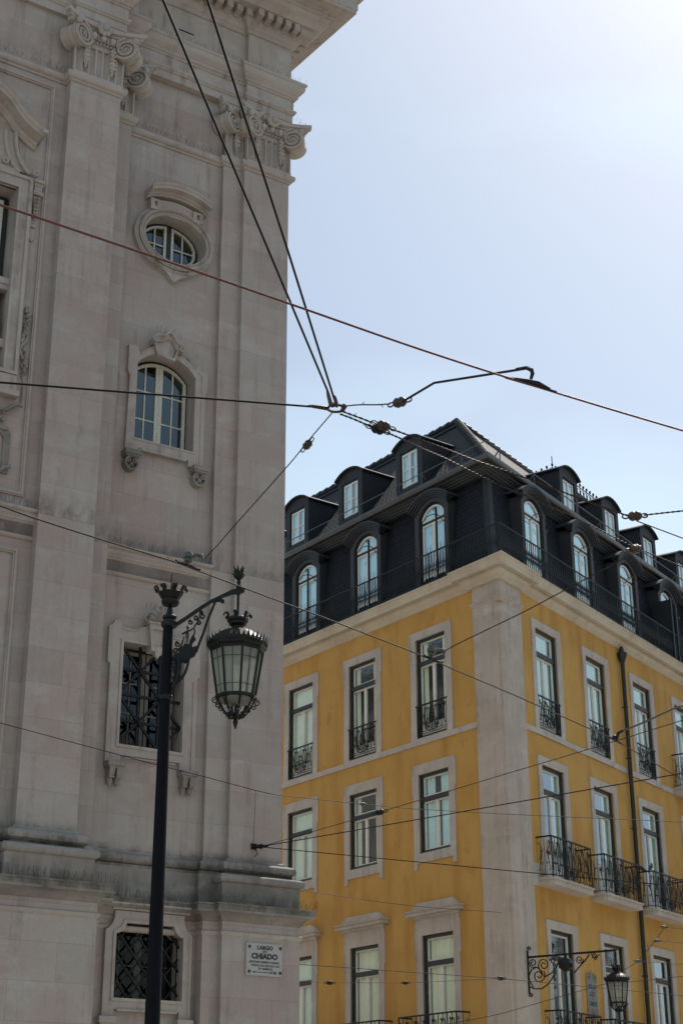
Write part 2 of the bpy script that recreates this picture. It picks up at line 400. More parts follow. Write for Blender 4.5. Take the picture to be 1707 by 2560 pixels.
# openings in the bay wall
oval_in = arc(-2.04, 15.45, .545, .42, 0, 360, 40)[:-1]
aw = [(-2.58, 11.82), (-1.58, 11.82), (-1.58, 13.10)]+seg_arch(-2.58, -1.58, 13.10, 13.36, 12)[1:]
aw = [(-2.58, 11.82), (-1.58, 11.82)]+seg_arch(-2.58, -1.58, 13.10, 13.36, 12)
gw = [(-2.58, 7.13), (-1.60, 7.13), (-1.60, 8.62), (-2.58, 8.62)]
m = MB(); m.slab([(-3.2, ZB), (-1.15, ZB), (-1.15, ZT), (-3.2, ZT)], [oval_in, aw, gw], .18, .60)
bigo = [(-6.62, 12.0), (-4.93, 12.0), (-4.93, 15.06), (-6.62, 15.06)]
m.slab([(LX-3, ZB), (-4.2, ZB), (-4.2, ZT), (LX-3, ZT)], [bigo], -.43, .1)
ch(m, 'facade_wall', STONE)
# low level wall with octagonal window
lw = [(-2.51, 3.74), (-1.51, 3.74), (-1.51, 4.54)]+arc(-1.49, 4.73, .17, .17, 262, 188, 5)+arc(-2.53, 4.73, .17, .17, -8, -82, 5)+[(-2.51, 4.54)]
m = MB(); m.slab([(-2.95, 0), (-1.25, 0), (-1.25, 5.0), (-2.95, 5.0)], [lw], .10, .5)
m.plan([(LX-3, -.72), (-3.14, -.72), (-3.14, .6), (LX-3, .6)], 0, 5.0)
m.plan([(-3.14, -.2), (-2.9, -.2), (-2.9, .6), (-3.14, .6)], 0, 5.0)
m.plan([(-1.29, -.1), (-1.04, -.1), (-1.04, .6), (-1.29, .6)], 0, 5.0)
m.plan([(-1.04, -.2), (.2, -.2), side(.2, -.2), side(-1.04, .3)], 0, 5.0)
ch(m, 'pedestal', STONE)
# pilasters
def pil(poly, z0=5.3, z1=18.5, label=None):
    m = MB(); m.plan(poly, z0, z1); return ch(m, 'pilaster', STONE, label=label)
pil([(-.86, 0), (0, 0), side(0, 0), side(-.86, .5)], label='wide pilaster at the outer corner')
pil([(-1.21, .09), (-.858, .09), (-.858, .6), (-1.21, .6)])
pil([(-3.44, -.05), (-2.98, -.05), (-2.98, .6), (-3.44, .6)])
pil([(-4.28, -.6), (-3.438, -.6), (-3.438, .5), (-4.28, .5)], label='broad projecting pilaster left of the small windows')
pil([(-8.2, -.6), (-7.36, -.6), (-7.36, .5), (-8.2, .5)])
# core and back so no sky shows through
m = MB(); m.plan([(LX-3, 1.4), (-.5, 1.4), side(-.5, 1.4, 32), (LX-6, 33)], 0, 20.9)
ch(m, 'shade_core', DARK)  # added solid core, its dark colour playing the shade inside
# mouldings ---------------------------------------------------------
PED = [(LX-3, -.72), (-3.14, -.72), (-3.14, -.2), (-2.9, -.2), (-2.9, .10), (-1.29, .10), (-1.29, -.1), (-1.04, -.1), (-1.04, -.2), (.2, -.2), side(.2, -.2)]
m = MB(); m.sweep(PED, [(-.05, 4.60), (0, 4.605), (.018, 4.62), (.03, 4.64), (.03, 4.665), (.008, 4.68), (-.05, 4.685)])
ch(m, 'die_moulding', TRIM)
m = MB(); m.sweep(PED, [(-.1, 4.80), (.0, 4.80), (.02, 4.815), (.03, 4.83), (.035, 4.85), (.06, 4.875), (.10, 4.895), (.115, 4.90), (.115, 4.905), (.15, 4.91), (.15, 5.0), (.17, 5.01), (.17, 5.025), (.0, 5.05), (-.1, 5.05)])
ch(m, 'lower_cornice', GRIME)
TOR2 = [(-.04, 5.50), (.02, 5.505), (.055, 5.515), (.085, 5.54), (.095, 5.575), (.085, 5.61), (.055, 5.64), (.03, 5.65), (.03, 5.675), (-.04, 5.68)]
BASEP = [(-.05, 5.04), (.19, 5.04), (.19, 5.33), (.215, 5.335), (.24, 5.36), (.245, 5.395), (.235, 5.425), (.20, 5.45), (.12, 5.455), (.12, 5.465), (.09, 5.48), (.075, 5.505), (.11, 5.51), (.11, 5.515), (.14, 5.53), (.155, 5.565), (.15, 5.60), (.12, 5.635), (.06, 5.65), (.04, 5.65), (.04, 5.68), (.01, 5.70), (-.05, 5.70)]
m = MB(); m.sweep([(-.86, .4), (-.86, 0), (0, 0), side(0, 0)], BASEP)
ch(m, 'pilaster_base', GRIME, True)
m = MB(); m.sweep([(-4.28, -.2), (-4.28, -.6), (-3.44, -.6), (-3.44, .1)], BASEP)
ch(m, 'pilaster_base', GRIME, True)
m = MB(); m.sweep([(-8.2, -.2), (-8.2, -.6), (-7.36, -.6), (-7.36, .1)], BASEP)
ch(m, 'pilaster_base', GRIME, True)
m = MB(); m.sweep([(-3.44, -.05), (-2.98, -.05), (-2.98, .18), (-1.21, .18), (-1.21, .09), (-.80, .09)], TOR2)
m.sweep([(LX-3, -.43), (-4.2, -.43)], TOR2)
m.box(-3.5, -2.93, -.10, .2, 5.04, 5.5); m.box(-1.30, -.84, .03, .2, 5.04, 5.5); m.box(-2.93, -1.3, .13, .2, 5.04, 5.5)
ch(m, 'bay_base', GRIME, True)
# mid string course
STR = [(-.05, 9.60), (.0, 9.60), (.03, 9.61), (.045, 9.635), (.045, 9.655), (.01, 9.67), (.0, 9.67), (0, 9.84), (.02, 9.85), (.03, 9.87), (.045, 9.875), (.05, 9.90), (.08, 9.93), (.085, 9.94), (.085, 9.985), (.12, 9.99), (.14, 10.01), (.14, 10.03), (0, 10.07), (-.05, 10.07)]
m = MB(); m.sweep([(-2.99, .18), (-1.20, .18)], STR)
ch(m, 'string_course', TRIM)
m = MB(); m.sweep([(-7.37, -.43), (-4.27, -.43)], STR); ch(m, 'string_course', TRIM)
# astragal under the capitals
AST = [(-.05, 17.19), (.0, 17.19), (.025, 17.20), (.03, 17.23), (.045, 17.235), (.075, 17.26), (.085, 17.30), (.075, 17.34), (.04, 17.36), (.0, 17.37), (-.05, 17.37)]
m = MB(); m.sweep(SH, AST); ch(m, 'astragal', TRIM, True)
# entablature
EN = [(LX-3, -.5), (-8.25, -.5), (-8.25, -.64), (-7.33, -.64), (-7.33, -.5), (-4.3, -.5), (-4.3, -.64), (-3.42, -.64), (-3.42, -.12), (-2.97, -.12), (-2.97, .05), (-.87, .05), (-.87, -.04), (.04, -.04), side(.04, -.04)]
m = MB(); m.sweep(EN, [(-.12, 18.46), (0, 18.46), (0, 18.60), (.02, 18.61), (.03, 18.63), (.05, 18.65), (.05, 18.69), (.01, 18.71), (.012, 18.90), (.03, 18.905), (.04, 18.93), (.07, 18.95), (.07, 18.99), (.10, 19.02), (.14, 19.07), (.155, 19.11), (.155, 19.17), (.18, 19.19), (.18, 19.23), (.04, 19.27), (-.02, 19.28), (-.02, 20.0), (.01, 20.005), (.03, 20.03), (.035, 20.06), (.06, 20.08), (.09, 20.13), (.09, 20.15), (.12, 20.19), (.14, 20.21), (.14, 20.35), (.32, 20.36), (.33, 20.40), (.38, 20.44), (.46, 20.48), (.50, 20.52), (.50, 20.56), (.54, 20.58), (.54, 20.62), (.56, 20.64), (.78, 20.65), (.78, 20.70), (.80, 20.72), (.80, 20.84), (.83, 20.88), (.88, 20.95), (.90, 21.03), (.90, 21.06), (-.12, 21.12)])
ch(m, 'entablature', TRIM)
# dentils
m = MB()
def dent(p, q, out):
    P = Vector(p); Q = Vector(q); d = (Q-P).normalized(); nn = Vector((d.y, -d.x)); L = (Q-P).length; k = max(1, int(round(L/.19)))
    for i in range(k):
        c = P+d*((i+.5)*L/k); a = c+nn*.13; b = c+nn*out
        pts = [a-d*.055, a+d*.055, b+d*.055, b-d*.055]
        m.plan([(p_.x, p_.y) for p_ in pts], 20.215, 20.352)
        m.plan([(a-d*.055).to_tuple(), (a+d*.055).to_tuple(), (a+d*.055+nn*.04).to_tuple(), (a-d*.055+nn*.04).to_tuple()], 20.18, 20.215)
for i in range(len(EN)-1):
    a, b = EN[i], EN[i+1]
    if i == len(EN)-2: b = (a[0]+SD[0]*9, a[1]+SD[1]*9)
    if abs(a[1]-b[1]) < .001 or i == len(EN)-2:
        m = MB(); dent(a, b, .30)
        if i == len(EN)-2: m.box(.04, .30, -.30, -.04, 20.215, 20.352)
        ch(m, 'dentil_course', TRIM)
m = MB(); m.plan([(LX-3, -.3), (0, .1), side(0, .1), (LX-3, 33)], 21.0, 21.3); ch(m, 'roof', STONE)
m = MB(); m.tube([(-2.25, -.13, 19.40), (-1.98, -.13, 19.40)], .012, 5); ch(m, 'iron_bar', IRON)
# panel frames on the left bay
def frame_mould(x0, x1, z0, z1, y, w=.07, d=.03):
    mm = MB()
    o = [(x0, z0), (x1, z0), (x1, z1), (x0, z1)]; i = [(x0+w, z0+w), (x1-w, z0+w), (x1-w, z1-w), (x0+w, z1-w)]
    mm.slab(o, [i], y-d, y+.01)
    i2 = [(x0+w*.3, z0+w*.3), (x1-w*.3, z0+w*.3), (x1-w*.3, z1-w*.3), (x0+w*.3, z1-w*.3)]; i3 = [(x0+w*.65, z0+w*.65), (x1-w*.65, z0+w*.65), (x1-w*.65, z1-w*.65), (x0+w*.65, z1-w*.65)]
    mm.slab(i2, [i3], y-d-.018, y-d+.005)
    return mm
ch(frame_mould(-7.18, -4.46, 10.22, 17.09, -.43), 'panel_moulding', TRIM)
ch(frame_mould(-7.18, -4.47, 6.2, 9.45, -.43), 'panel_moulding', TRIM)

# capitals ------------------------------------------------------------
def volute(mb, c, nrm, R=.205, thick=.29):
    nx, ny = nrm; nz_ = Vector((nx, ny, 0)).normalized(); tx = Vector((-nz_.y, nz_.x, 0)); up = Vector((0, 0, 1)); c = Vector(c)
    hand = 1 if tx.y < 0 else -1     # spiral opens toward the wall side
    def P(a, b, d): return c+tx*a*hand+up*b+nz_*d
    # drum, waisted
    n = 22; prof = [(R*.20, .004), (R*.80, -.012), (R*.86, .004), (R, .002), (R*1.02, -.03), (R*.93, -.08), (R*.98, -.11), (R*.98, -.13), (R*.90, -.17), (R*1.0, -thick)]
    vs = []; fs = []
    for r, d in prof:
        for i in range(n): a = 2*PI*i/n; vs.append(P(r*math.cos(a), r*math.sin(a), d))
    for j in range(len(prof)-1):
        for i in range(n): k = (i+1) % n; fs.append((j*n+i, j*n+k, (j+1)*n+k, (j+1)*n+i))
    fs += [tuple(range(n)), tuple(range((len(prof)-1)*n, len(prof)*n))]
    mb.add(vs, fs)
    pts = []; rr = []
    for i in range(47):
        t = i/46; a = math.radians(90)+2*PI*2.6*t; r = R*.93*(1-t)**.85+.018
        pts.append(P(r*math.cos(a), r*math.sin(a), .018)); rr.append(.022*(1-t)+.010)
    mb.tube(pts, rr, 6)
    mb.ball(P(0, 0, .02), .028, 8)
def capital(x0, x1, y, right=True, left=True, rosette=True, xr=.035, xl=.055):
    root = MB(); W = x1-x0
    # fluted neck
    k = max(3, int(round((W-.04)/.118))); fl = []
    sp = (W-.03)/k; px = x0+.015
    fl.append((x0, y-.012))
    for i in range(k):
        cx = px+sp*(i+.5); r = sp*.38
        for j in range(7):
            a = PI*j/6; fl.append((cx-r*math.cos(a), y-.012+r*1.05*math.sin(a)))
    fl.append((x1, y-.012)); fl += [(x1, y+.12), (x0, y+.12)]
    # shaft face sits behind the flutes
    root.plan([(a, b-.05) for a, b in fl], 17.36, 17.90)
    root.box(x0, x1, y-.062, y+.05, 17.90, 17.99); root.box(x0, x1, y-.075, y+.05, 17.335, 17.375)
    # bead and egg rows
    root.box(x0+.02, x1-.02, y-.085, y+.05, 17.985, 18.02)
    a0, a1 = x0+.20, x1-.17
    nb = max(3, int((a1-a0)/.055))
    for i in range(nb): root.ball((a0+(a1-a0)*(i+.5)/nb, y-.10, 17.995), .021, 6)
    ne = max(2, int((a1-a0)/.13))
    root.box(x0+.05, x1-.05, y-.12, y+.05, 18.03, 18.15)
    for i in range(ne):
        q = a0+(a1-a0)*(i+.5)/ne; root.ball((q, y-.135, 18.085), .052, 8, 1.25)
        root.box(q+.058, q+.072, y-.155, y-.1, 18.03, 18.14)
    # abacus with concave sides
    def ab(e, z0, z1):
        cx = (x0+x1)/2; hw = W/2; pts = []
        for i in range(13):
            t = -1+2*i/12; pts.append((cx+t*(hw+.20+e), y-.10-e-.20*abs(t)**2.0))
        pts = [(pts[0][0]-.03, pts[0][1]+.08)]+pts+[(pts[-1][0]+.03, pts[-1][1]+.08)]
        if not left: pts = [(max(a, x0-.02), b) for a, b in pts]
        pts += [(x1+.05, y+.1), (x0-.05, y+.1)]
        root.plan(pts, z0, z1)
    ab(-.03, 18.13, 18.19); ab(0, 18.19, 18.225); ab(.045, 18.24, 18.31); ab(.02, 18.225, 18.24)
    root.box(x0, x1, y-.03, y+.05, 18.31, 18.47)
    if rosette:
        cx = (x0+x1)/2
        for i in range(8):
            a = 2*PI*i/8; root.ball((cx+.085*math.cos(a), y-.19, 18.22+.085*math.sin(a)), .042, 6)
        root.lathe((cx, y-.17, 18.22), [(.11, 0), (.11, .04), (.05, .05)], 16, 0, (0, -1, 0))
        root.ball((cx, y-.24, 18.22), .048, 8)
    cap = ch(root, 'capital', TRIM, True)
    def vol(x, nrm):
        v = MB(); volute(v, (x, y-.17, 18.005), nrm)
        # scroll shoulder running to the abacus and a leaf lip
        v.ball((x+(.11 if nrm[0] < 0 else -.11), y-.27, 18.15), .055, 8)
        o = v.build('volute', TRIM, cap, True)
    if right: vol(x1-.03+xr*0, (-.64, -.77))
    if left: vol(x0+.07, (.42, -.91))
    # hanging husks
    for hx in ([x0+.185] if left else [])+([x1-.215] if right else []):
        h = MB()
        for i in range(6):
            z = 17.93-i*.078; r = (.052, .046, .050, .062, .055, .030)[i]
            h.lathe((hx, y-.085, z), [(r*.35, .05), (r, 0), (r*.75, -.05), (r*.3, -.075)], 7, i*.5)
            h.ball((hx-.03, y-.12, z-.02), r*.45, 5); h.ball((hx+.03, y-.12, z-.02), r*.45, 5)
        h.build('husk_garland', TRIM, cap)
    return cap
capital(-.86, 0, 0)
capital(-1.21, -.88, .09, right=False, rosette=False)
capital(-4.28, -3.44, -.6)
capital(-3.40, -2.98, -.05, left=False, rosette=False)
capital(-8.2, -7.36, -.6)

# windows of the bay ------------------------------------------------------
def clip_arch(x, z0, x0, x1, zs, zc):
    wv = (x1-x0)/2; h = zc-zs; R = (wv*wv+h*h)/(2*h); cz = zc-R; cx = (x0+x1)/2
    return cz+math.sqrt(max(0, R*R-(x-cx)**2))
# --- oval window
sur = MB()
sur.slab(arc(-2.06, 15.43, .70, .60, 0, 360, 48)[:-1], [oval_in], .09, .2)
def oring(mb, rx0, rz0, rx1, rz1, y0, y1): mb.slab(arc(-2.04, 15.44, rx0, rz0, 0, 360, 48)[:-1], [arc(-2.04, 15.44, rx1, rz1, 0, 360, 48)[:-1]], y0, y1)
oring(sur, .655, .545, .60, .49, .045, .1); oring(sur, .60, .485, .548, .425, .065, .1); oring(sur, .63, .52, .615, .505, .03, .06)
sur.tube(XZ(arc(-2.055, 15.435, .665, .565, 0, 360, 48)[:-1], .085), .018, 5, True); sur.tube(XZ(arc(-2.04, 15.45, .575, .45, 0, 360, 48)[:-1], .06), .014, 5, True)
# pendant tongue
tng = [(-2.38, 14.93), (-2.32, 14.90)]+[(-2.30+.24*t, 14.88-.20*t**1.9) for t in (0, .25, .5, .75, 1)]+[(-2.06+.04+.20*t, 14.68+.14*(1-(1-t)**2)) for t in (0, .25, .5, .75, 1)]+[(-1.80, 14.86), (-1.74, 14.93), (-1.8, 15.0), (-2.3, 15.0)]
sur.slab(tng, [], .095, .2)
# panel and hood above
sur.slab([(-2.50, 15.84), (-1.62, 15.84), (-1.60, 16.04)]+seg_arch(-2.50, -1.60, 16.02, 16.13, 8)[1:-1]+[(-2.50, 16.04)], [], .07, .2)
for xx in (-2.44, -1.68):
    sur.slab([(xx-.09, 15.86), (xx+.09, 15.86), (xx+.09, 16.06), (xx-.09, 16.06)], [[(xx-.025, 15.92), (xx+.025, 15.92), (xx+.025, 16.02), (xx-.025, 16.02)]], .03, .1)
o_sur = ch(sur, 'window_surround', TRIM)
hood = MB()
def hood_arch(x0, x1, zs, zc, prof, y_wall, mb, n=14):
    # curved cornice: profile (out, height) swept along a segmental arch in the wall plane, with side returns
    bt = seg_arch(x0, x1, zs, zc, n)[::-1]     # left to right
    k = len(prof); vs = []; fs = []
    for (x, z) in bt:
        for o, h in prof: vs.append((x+(o*.35 if x > (x0+x1)/2+.9*(x1-x0)/2-.001 else 0)*0, y_wall-o, z+h))
    m_ = len(bt)
    for i in range(m_-1):
        for a in range(k-1): fs.append((i*k+a, (i+1)*k+a, (i+1)*k+a+1, i*k+a+1))
    fs += [tuple(range(k)), tuple(range((m_-1)*k, m_*k))]
    mb.add(vs, fs)
hood_arch(-2.58, -1.50, 16.06, 16.20, [(-.02, 0), (.10, 0), (.11, .025), (.15, .04), (.16, .055), (.27, .06), (.27, .11), (.29, .12), (.31, .15), (0, .18), (-.02, .18)], .16, hood)
ch(hood, 'window_hood', TRIM)
def ell(x, rx, rz): return rz*math.sqrt(max(0, 1-((x+2.04)/rx)**2))
wf = MB(); wf.slab(arc(-2.04, 15.45, .56, .435, 0, 360, 40)[:-1], [arc(-2.04, 15.45, .50, .375, 0, 360, 40)[:-1]], .37, .42)
wo_ = ch(wf, 'window', DGRN, label='oval window with white glazing bars')
wf = MB()
for s in (-1, 1):
    xs = [-2.04+s*t for t in (.045, .12, .2, .28, .36, .43, .485)]
    top = [(x, 15.45+ell(x, .495, .37)) for x in xs]; bot = [(x, 15.45-ell(x, .495, .37)) for x in reversed(xs)]
    xi = [-2.04+s*t for t in (.085, .14, .2, .28, .36, .41, .445)]
    ti = [(x, 15.45+ell(x, .455, .33)) for x in xi]; bi = [(x, 15.45-ell(x, .455, .33)) for x in reversed(xi)]
    wf.slab(top+bot, [ti+bi], .34, .375)
    x = -2.04+s*.25; e = ell(x, .46, .335); wf.box(x-.011, x+.011, .347, .37, 15.45-e, 15.45+e)
    a, b = sorted((-2.04+s*.07, -2.04+s*.45)); wf.box(a, b, .349, .368, 15.43, 15.45)
wf.build('sash', CREAM, wo_)
wf = MB(); wf.box(-2.08, -2.0, .35, .39, 15.06, 15.84); wf.build('mullion', DGRN, wo_)
wf = MB(); wf.sheet(arc(-2.04, 15.45, .5, .38, 0, 360, 40)[:-1], .378); wf.build('pane', GLASSD, wo_)
# --- arched window
sur = MB()
outl = [(-2.72, 11.60), (-2.50, 11.60), (-2.50, 11.68), (-1.66, 11.68), (-1.66, 11.58), (-1.40, 11.58), (-1.40, 12.85), (-1.37, 12.90), (-1.37, 13.20), (-1.41, 13.25), (-1.50, 13.26), (-1.52, 13.32), (-1.56, 13.32)]+seg_arch(-2.54, -1.58, 13.27, 13.52, 10)+[(-2.57, 13.30), (-2.58, 13.37), (-2.74, 13.37), (-2.74, 12.92), (-2.70, 12.86)]
sur.slab(outl, [aw], .11, .2)
sur.tube(XZ([(x, z-.012) for x, z in seg_arch(-2.54, -1.58, 13.27, 13.51, 10)], .105), .014, 5)
sur.box(-2.46, -1.70, .085, .12, 11.64, 11.675); sur.box(-2.50, -2.47, .09, .12, 11.58, 11.66)
sur.tube(XZ([(-1.47, 11.62), (-1.47, 13.15)], .108), .010, 4); sur.tube(XZ([(-1.47, 13.15), (-1.55, 13.22)], .108), .010, 4)
sur.box(-2.60, -1.56, .10, .5, 11.80, 11.83)
# keystone block
sur.slab([(-2.26, 13.34), (-2.02, 13.30), (-1.96, 13.48), (-2.12, 13.60), (-2.30, 13.50)], [], .07, .13)
sur.slab([(-2.28, 13.30), (-1.98, 13.26), (-1.90, 13.50), (-2.12, 13.66), (-2.36, 13.52)], [[(-2.25, 13.33), (-2.01, 13.30), (-1.95, 13.48), (-2.12, 13.60), (-2.31, 13.50)]], .05, .13)
ch(sur, 'window_surround', TRIM)
hood = MB()
def wave_path(x0, x1, zc, h):
    return [(x0, zc), (x0+.04, zc+.06), (x0+.12, zc+.07), ((x0+x1)/2-.07, zc+.09), ((x0+x1)/2-.01, zc+h), ((x0+x1)/2+.03, zc+h), ((x0+x1)/2+.10, zc+.09), (x1-.12, zc+.02), (x1-.04, zc), (x1, zc-.05)]
wp = wave_path(-2.37, -1.87, 13.55, .155)
for dz, yy, r in ((0, .0, .028), (-.035, .03, .022), (-.065, .06, .02), (.0, .05, .03)):
    hood.tube(XZ([(x, z+dz) for x, z in wp], yy), r, 6)
hood.slab([(x, z) for x, z in wp]+[(x, z-.10) for x, z in reversed(wp)], [], .03, .2)
hood.tube(XZ(spiral(-2.35, 13.535, .05, .012, 120, 1.5), -.0), .016, 5); hood.tube(XZ(spiral(-1.885, 13.475, .05, .012, 60, -1.5), -.0), .016, 5)
ch(hood, 'window_hood', TRIM)
def bracket(xc, z, kind):
    b = MB()
    b.box(xc-.13, xc+.13, -.0, .2, z-.07, z); b.box(xc-.11, xc+.11, .02, .2, z-.10, z-.07)
    if kind == 0:
        b.slab(arc(xc, z-.20, .115, .12, 0, 360, 20)[:-1], [arc(xc, z-.20, .085, .09, 0, 360, 20)[:-1]], .05, .2)
        b.slab(arc(xc, z-.20, .09, .095, 0, 360, 20)[:-1], [], .11, .2)
        b.tube(XZ(spiral(xc-.05, z-.16, .035, .01, 200, 1.2), .06), .012, 5); b.tube(XZ(spiral(xc+.05, z-.16, .035, .01, -20, -1.2), .06), .012, 5)
        b.ball((xc, .07, z-.22), .035, 6); b.ball((xc-.03, .09, z-.26), .03, 6); b.ball((xc+.035, .09, z-.25), .025, 6)
    else:
        for s in (-1, 1):
            x0, x1 = sorted((xc+s*.012, xc+s*.10))
            b.add([(x0, .02, z-.10), (x1, .02, z-.10), (x1, .2, z-.10), (x0, .2, z-.10), (x0+.012, .05, z-.22), (x1-.012, .05, z-.22), (x1-.012, .2, z-.22), (x0+.012, .2, z-.22)], [(0,1,2,3),(4,5,6,7),(0,1,5,4),(1,2,6,5),(2,3,7,6),(3,0,4,7)])
            b.lathe(((x0+x1)/2, .12, z-.34), [(.008, 0), (.03, .02), (.042, .06), (.045, .12)], 8)
            b.box(x0+.005, x1-.005, .04, .2, z-.235, z-.215)
    return b
for xc in (-2.62, -1.48): ch(bracket(xc, 11.585, 0), 'sill_bracket', GRIME)
wf = MB()
def arch_win(x0, x1, z0, zs, zc, y, name, mat_s, rows, label):
    fr = MB(); out = [(x0-.02, z0-.02), (x1+.02, z0-.02)]+seg_arch(x0-.02, x1+.02, zs, zc+.02, 12)
    inn = [(x0+.035, z0+.03), (x1-.035, z0+.03)]+seg_arch(x0+.035, x1-.035, zs-.01, zc-.035, 12)
    fr.slab(out, [inn], y+.03, y+.08)
    o = ch(fr, name, DGRN, label=label)
    sa = MB(); cx = (x0+x1)/2
    for s in (-1, 1):
        xo = x1-.03 if s > 0 else x0+.03; xi = cx
        def loop(inset):
            a, b = (xi+inset*1.1, xo-inset) if s > 0 else (xo+inset, xi-inset*1.1)
            tp = [(b+(a-b)*i/8, 0) for i in range(9)]
            tp = [(x, clip_arch(x, 0, x0+.03, x1-.03, zs-.01, zc-.03)-inset) for x, _ in tp]
            return [(a, z0+.03+inset), (b, z0+.03+inset)]+tp
        sa.slab(loop(.002), [loop(.055)], y, y+.035)
        xm = (xi+xo)/2; zt = clip_arch(xm, 0, x0+.03, x1-.03, zs-.01, zc-.03)
        sa.box(xm-.011, xm+.011, y+.006, y+.03, z0+.06, zt-.04)
        a, b = sorted((xi, xo))
        for r_ in rows: sa.box(a+.04, b-.04, y+.008, y+.028, r_-.011, r_+.011)
    sa.build('sash', mat_s, o)
    pn = MB(); pn.sheet([(x0+.02, z0+.02), (x1-.02, z0+.02)]+seg_arch(x0+.02, x1-.02, zs-.01, zc-.02, 12), y+.02); pn.build('pane', GLASSD, o)
    return o
arch_win(-2.58, -1.58, 11.83, 13.08, 13.34, .37, 'window', CREAM, (12.30, 12.78), 'tall arched window with flaking white sashes')
# --- barred window with shell keystone
sur = MB()
outl = [(-2.77, 6.87), (-2.54, 6.87), (-2.54, 6.98), (-1.62, 6.98), (-1.62, 6.85), (-1.38, 6.85), (-1.38, 8.26), (-1.34, 8.28), (-1.34, 8.80), (-1.38, 8.88), (-1.44, 8.92), (-1.52, 8.92), (-1.55, 8.84), (-1.86, 8.82), (-1.90, 8.86), (-2.0, 8.90), (-2.25, 8.90), (-2.34, 8.86), (-2.38, 8.83), (-2.60, 8.84), (-2.63, 8.92), (-2.72, 8.92), (-2.76, 8.85), (-2.81, 8.82), (-2.81, 8.30), (-2.77, 8.27)]
sur.slab(outl, [gw], .11, .2)
gi = [(-2.545, 7.165), (-1.635, 7.165), (-1.635, 8.585), (-2.545, 8.585)]
sur.slab([(-2.62, 7.09), (-1.56, 7.09), (-1.56, 8.66), (-2.62, 8.66)], [gw], .095, .115)
for a, b in (((-2.60, 8.80), (-2.38, 8.80)), ((-2.38, 8.80), (-2.30, 8.86)), ((-1.86, 8.80), (-1.56, 8.80)), ((-2.48, 6.95), (-1.68, 6.95)), ((-1.44, 6.9), (-1.44, 8.2))):
    sur.tube(XZ([a, b], .103), .012, 4)
sur.slab([(-2.18, 8.53), (-1.94, 8.53), (-1.90, 8.93), (-2.22, 8.93)], [[(-2.14, 8.60), (-2.0, 8.60), (-1.97, 8.86), (-2.17, 8.86)]], .02, .2)
sur.slab([(-2.14, 8.60), (-2.0, 8.60), (-1.97, 8.86), (-2.17, 8.86)], [], .06, .12)
sur.box(-2.25, -1.87, -.0, .2, 8.93, 8.965)
sur.lathe((-2.06, .09, 8.45), [(.02, 0), (.09, .08)], 4, PI/4)
ch(sur, 'window_surround', TRIM)
sh = MB()
for i in range(7):
    a = math.radians(12+156*i/6); sh.tube([(-2.06, .05, 8.97), (-2.06+.11*math.cos(a), -.02, 8.97+.13*math.sin(a)), (-2.06+.185*math.cos(a), .0, 8.97+.215*math.sin(a))], [.014, .034, .050], 7)
sh.slab(arc(-2.06, 8.97, .18, .20, 0, 180, 12), [], .04, .2)
sh.tube(XZ(spiral(-2.26, 9.0, .065, .015, -60, 1.4), .03), .022, 5); sh.tube(XZ(spiral(-1.86, 9.0, .065, .015, 240, -1.4), .03), .022, 5)
ch(sh, 'shell_keystone', GRIME)
for xc in (-2.63, -1.50): ch(bracket(xc, 6.87, 1), 'sill_bracket', GRIME)
fr = MB(); fr.slab([(-2.6, 7.11), (-1.58, 7.11), (-1.58, 8.64), (-2.6, 8.64)], [[(-2.54, 7.17), (-1.64, 7.17), (-1.64, 8.56), (-2.54, 8.56)]], .40, .46)
o = ch(fr, 'window', DGRN, label='tall rectangular window behind crossed iron bars')
sa = MB()
for a, b in ((-2.55, -2.10), (-2.08, -1.63)):
    sa.slab([(a, 7.16), (b, 7.16), (b, 8.57), (a, 8.57)], [[(a+.05, 7.21), (b-.05, 7.21), (b-.05, 8.52), (a+.05, 8.52)]], .37, .40)
    c_ = (a+b)/2; sa.box(c_-.011, c_+.011, .375, .395, 7.2, 8.53)
    for zz in (7.66, 8.10): sa.box(a+.03, b-.03, .376, .394, zz-.011, zz+.011)
sa.build('sash', GRIME, o)
pn = MB(); pn.sheet([(-2.56, 7.16), (-1.62, 7.16), (-1.62, 8.57), (-2.56, 8.57)], .388); pn.build('pane', GLASSL, o)
gr = MB()
for zz in (7.50, 7.88, 8.25): gr.bar((-2.58, .22, zz), (-1.60, .22, zz), .038)
for xx in (-2.25, -1.93): gr.bar((xx, .24, 7.13), (xx, .24, 8.62), .034)
for j in range(4):
    z0_, z1_ = 7.13+j*.3725, 7.13+(j+1)*.3725
    for i in range(3):
        xa, xb = -2.58+i*.3267, -2.58+(i+1)*.3267
        if (i+j) % 2: xa, xb = xb, xa
        gr.bar((xa, .205, z0_), (xb, .205, z1_), .034)
for i in range(4):
    for j in range(5):
        if (i+j) % 2 == 0: gr.ball((-2.58+i*.3267, .19, 7.13+j*.3725), .04, 6)
ch(gr, 'window_grille', IRON)
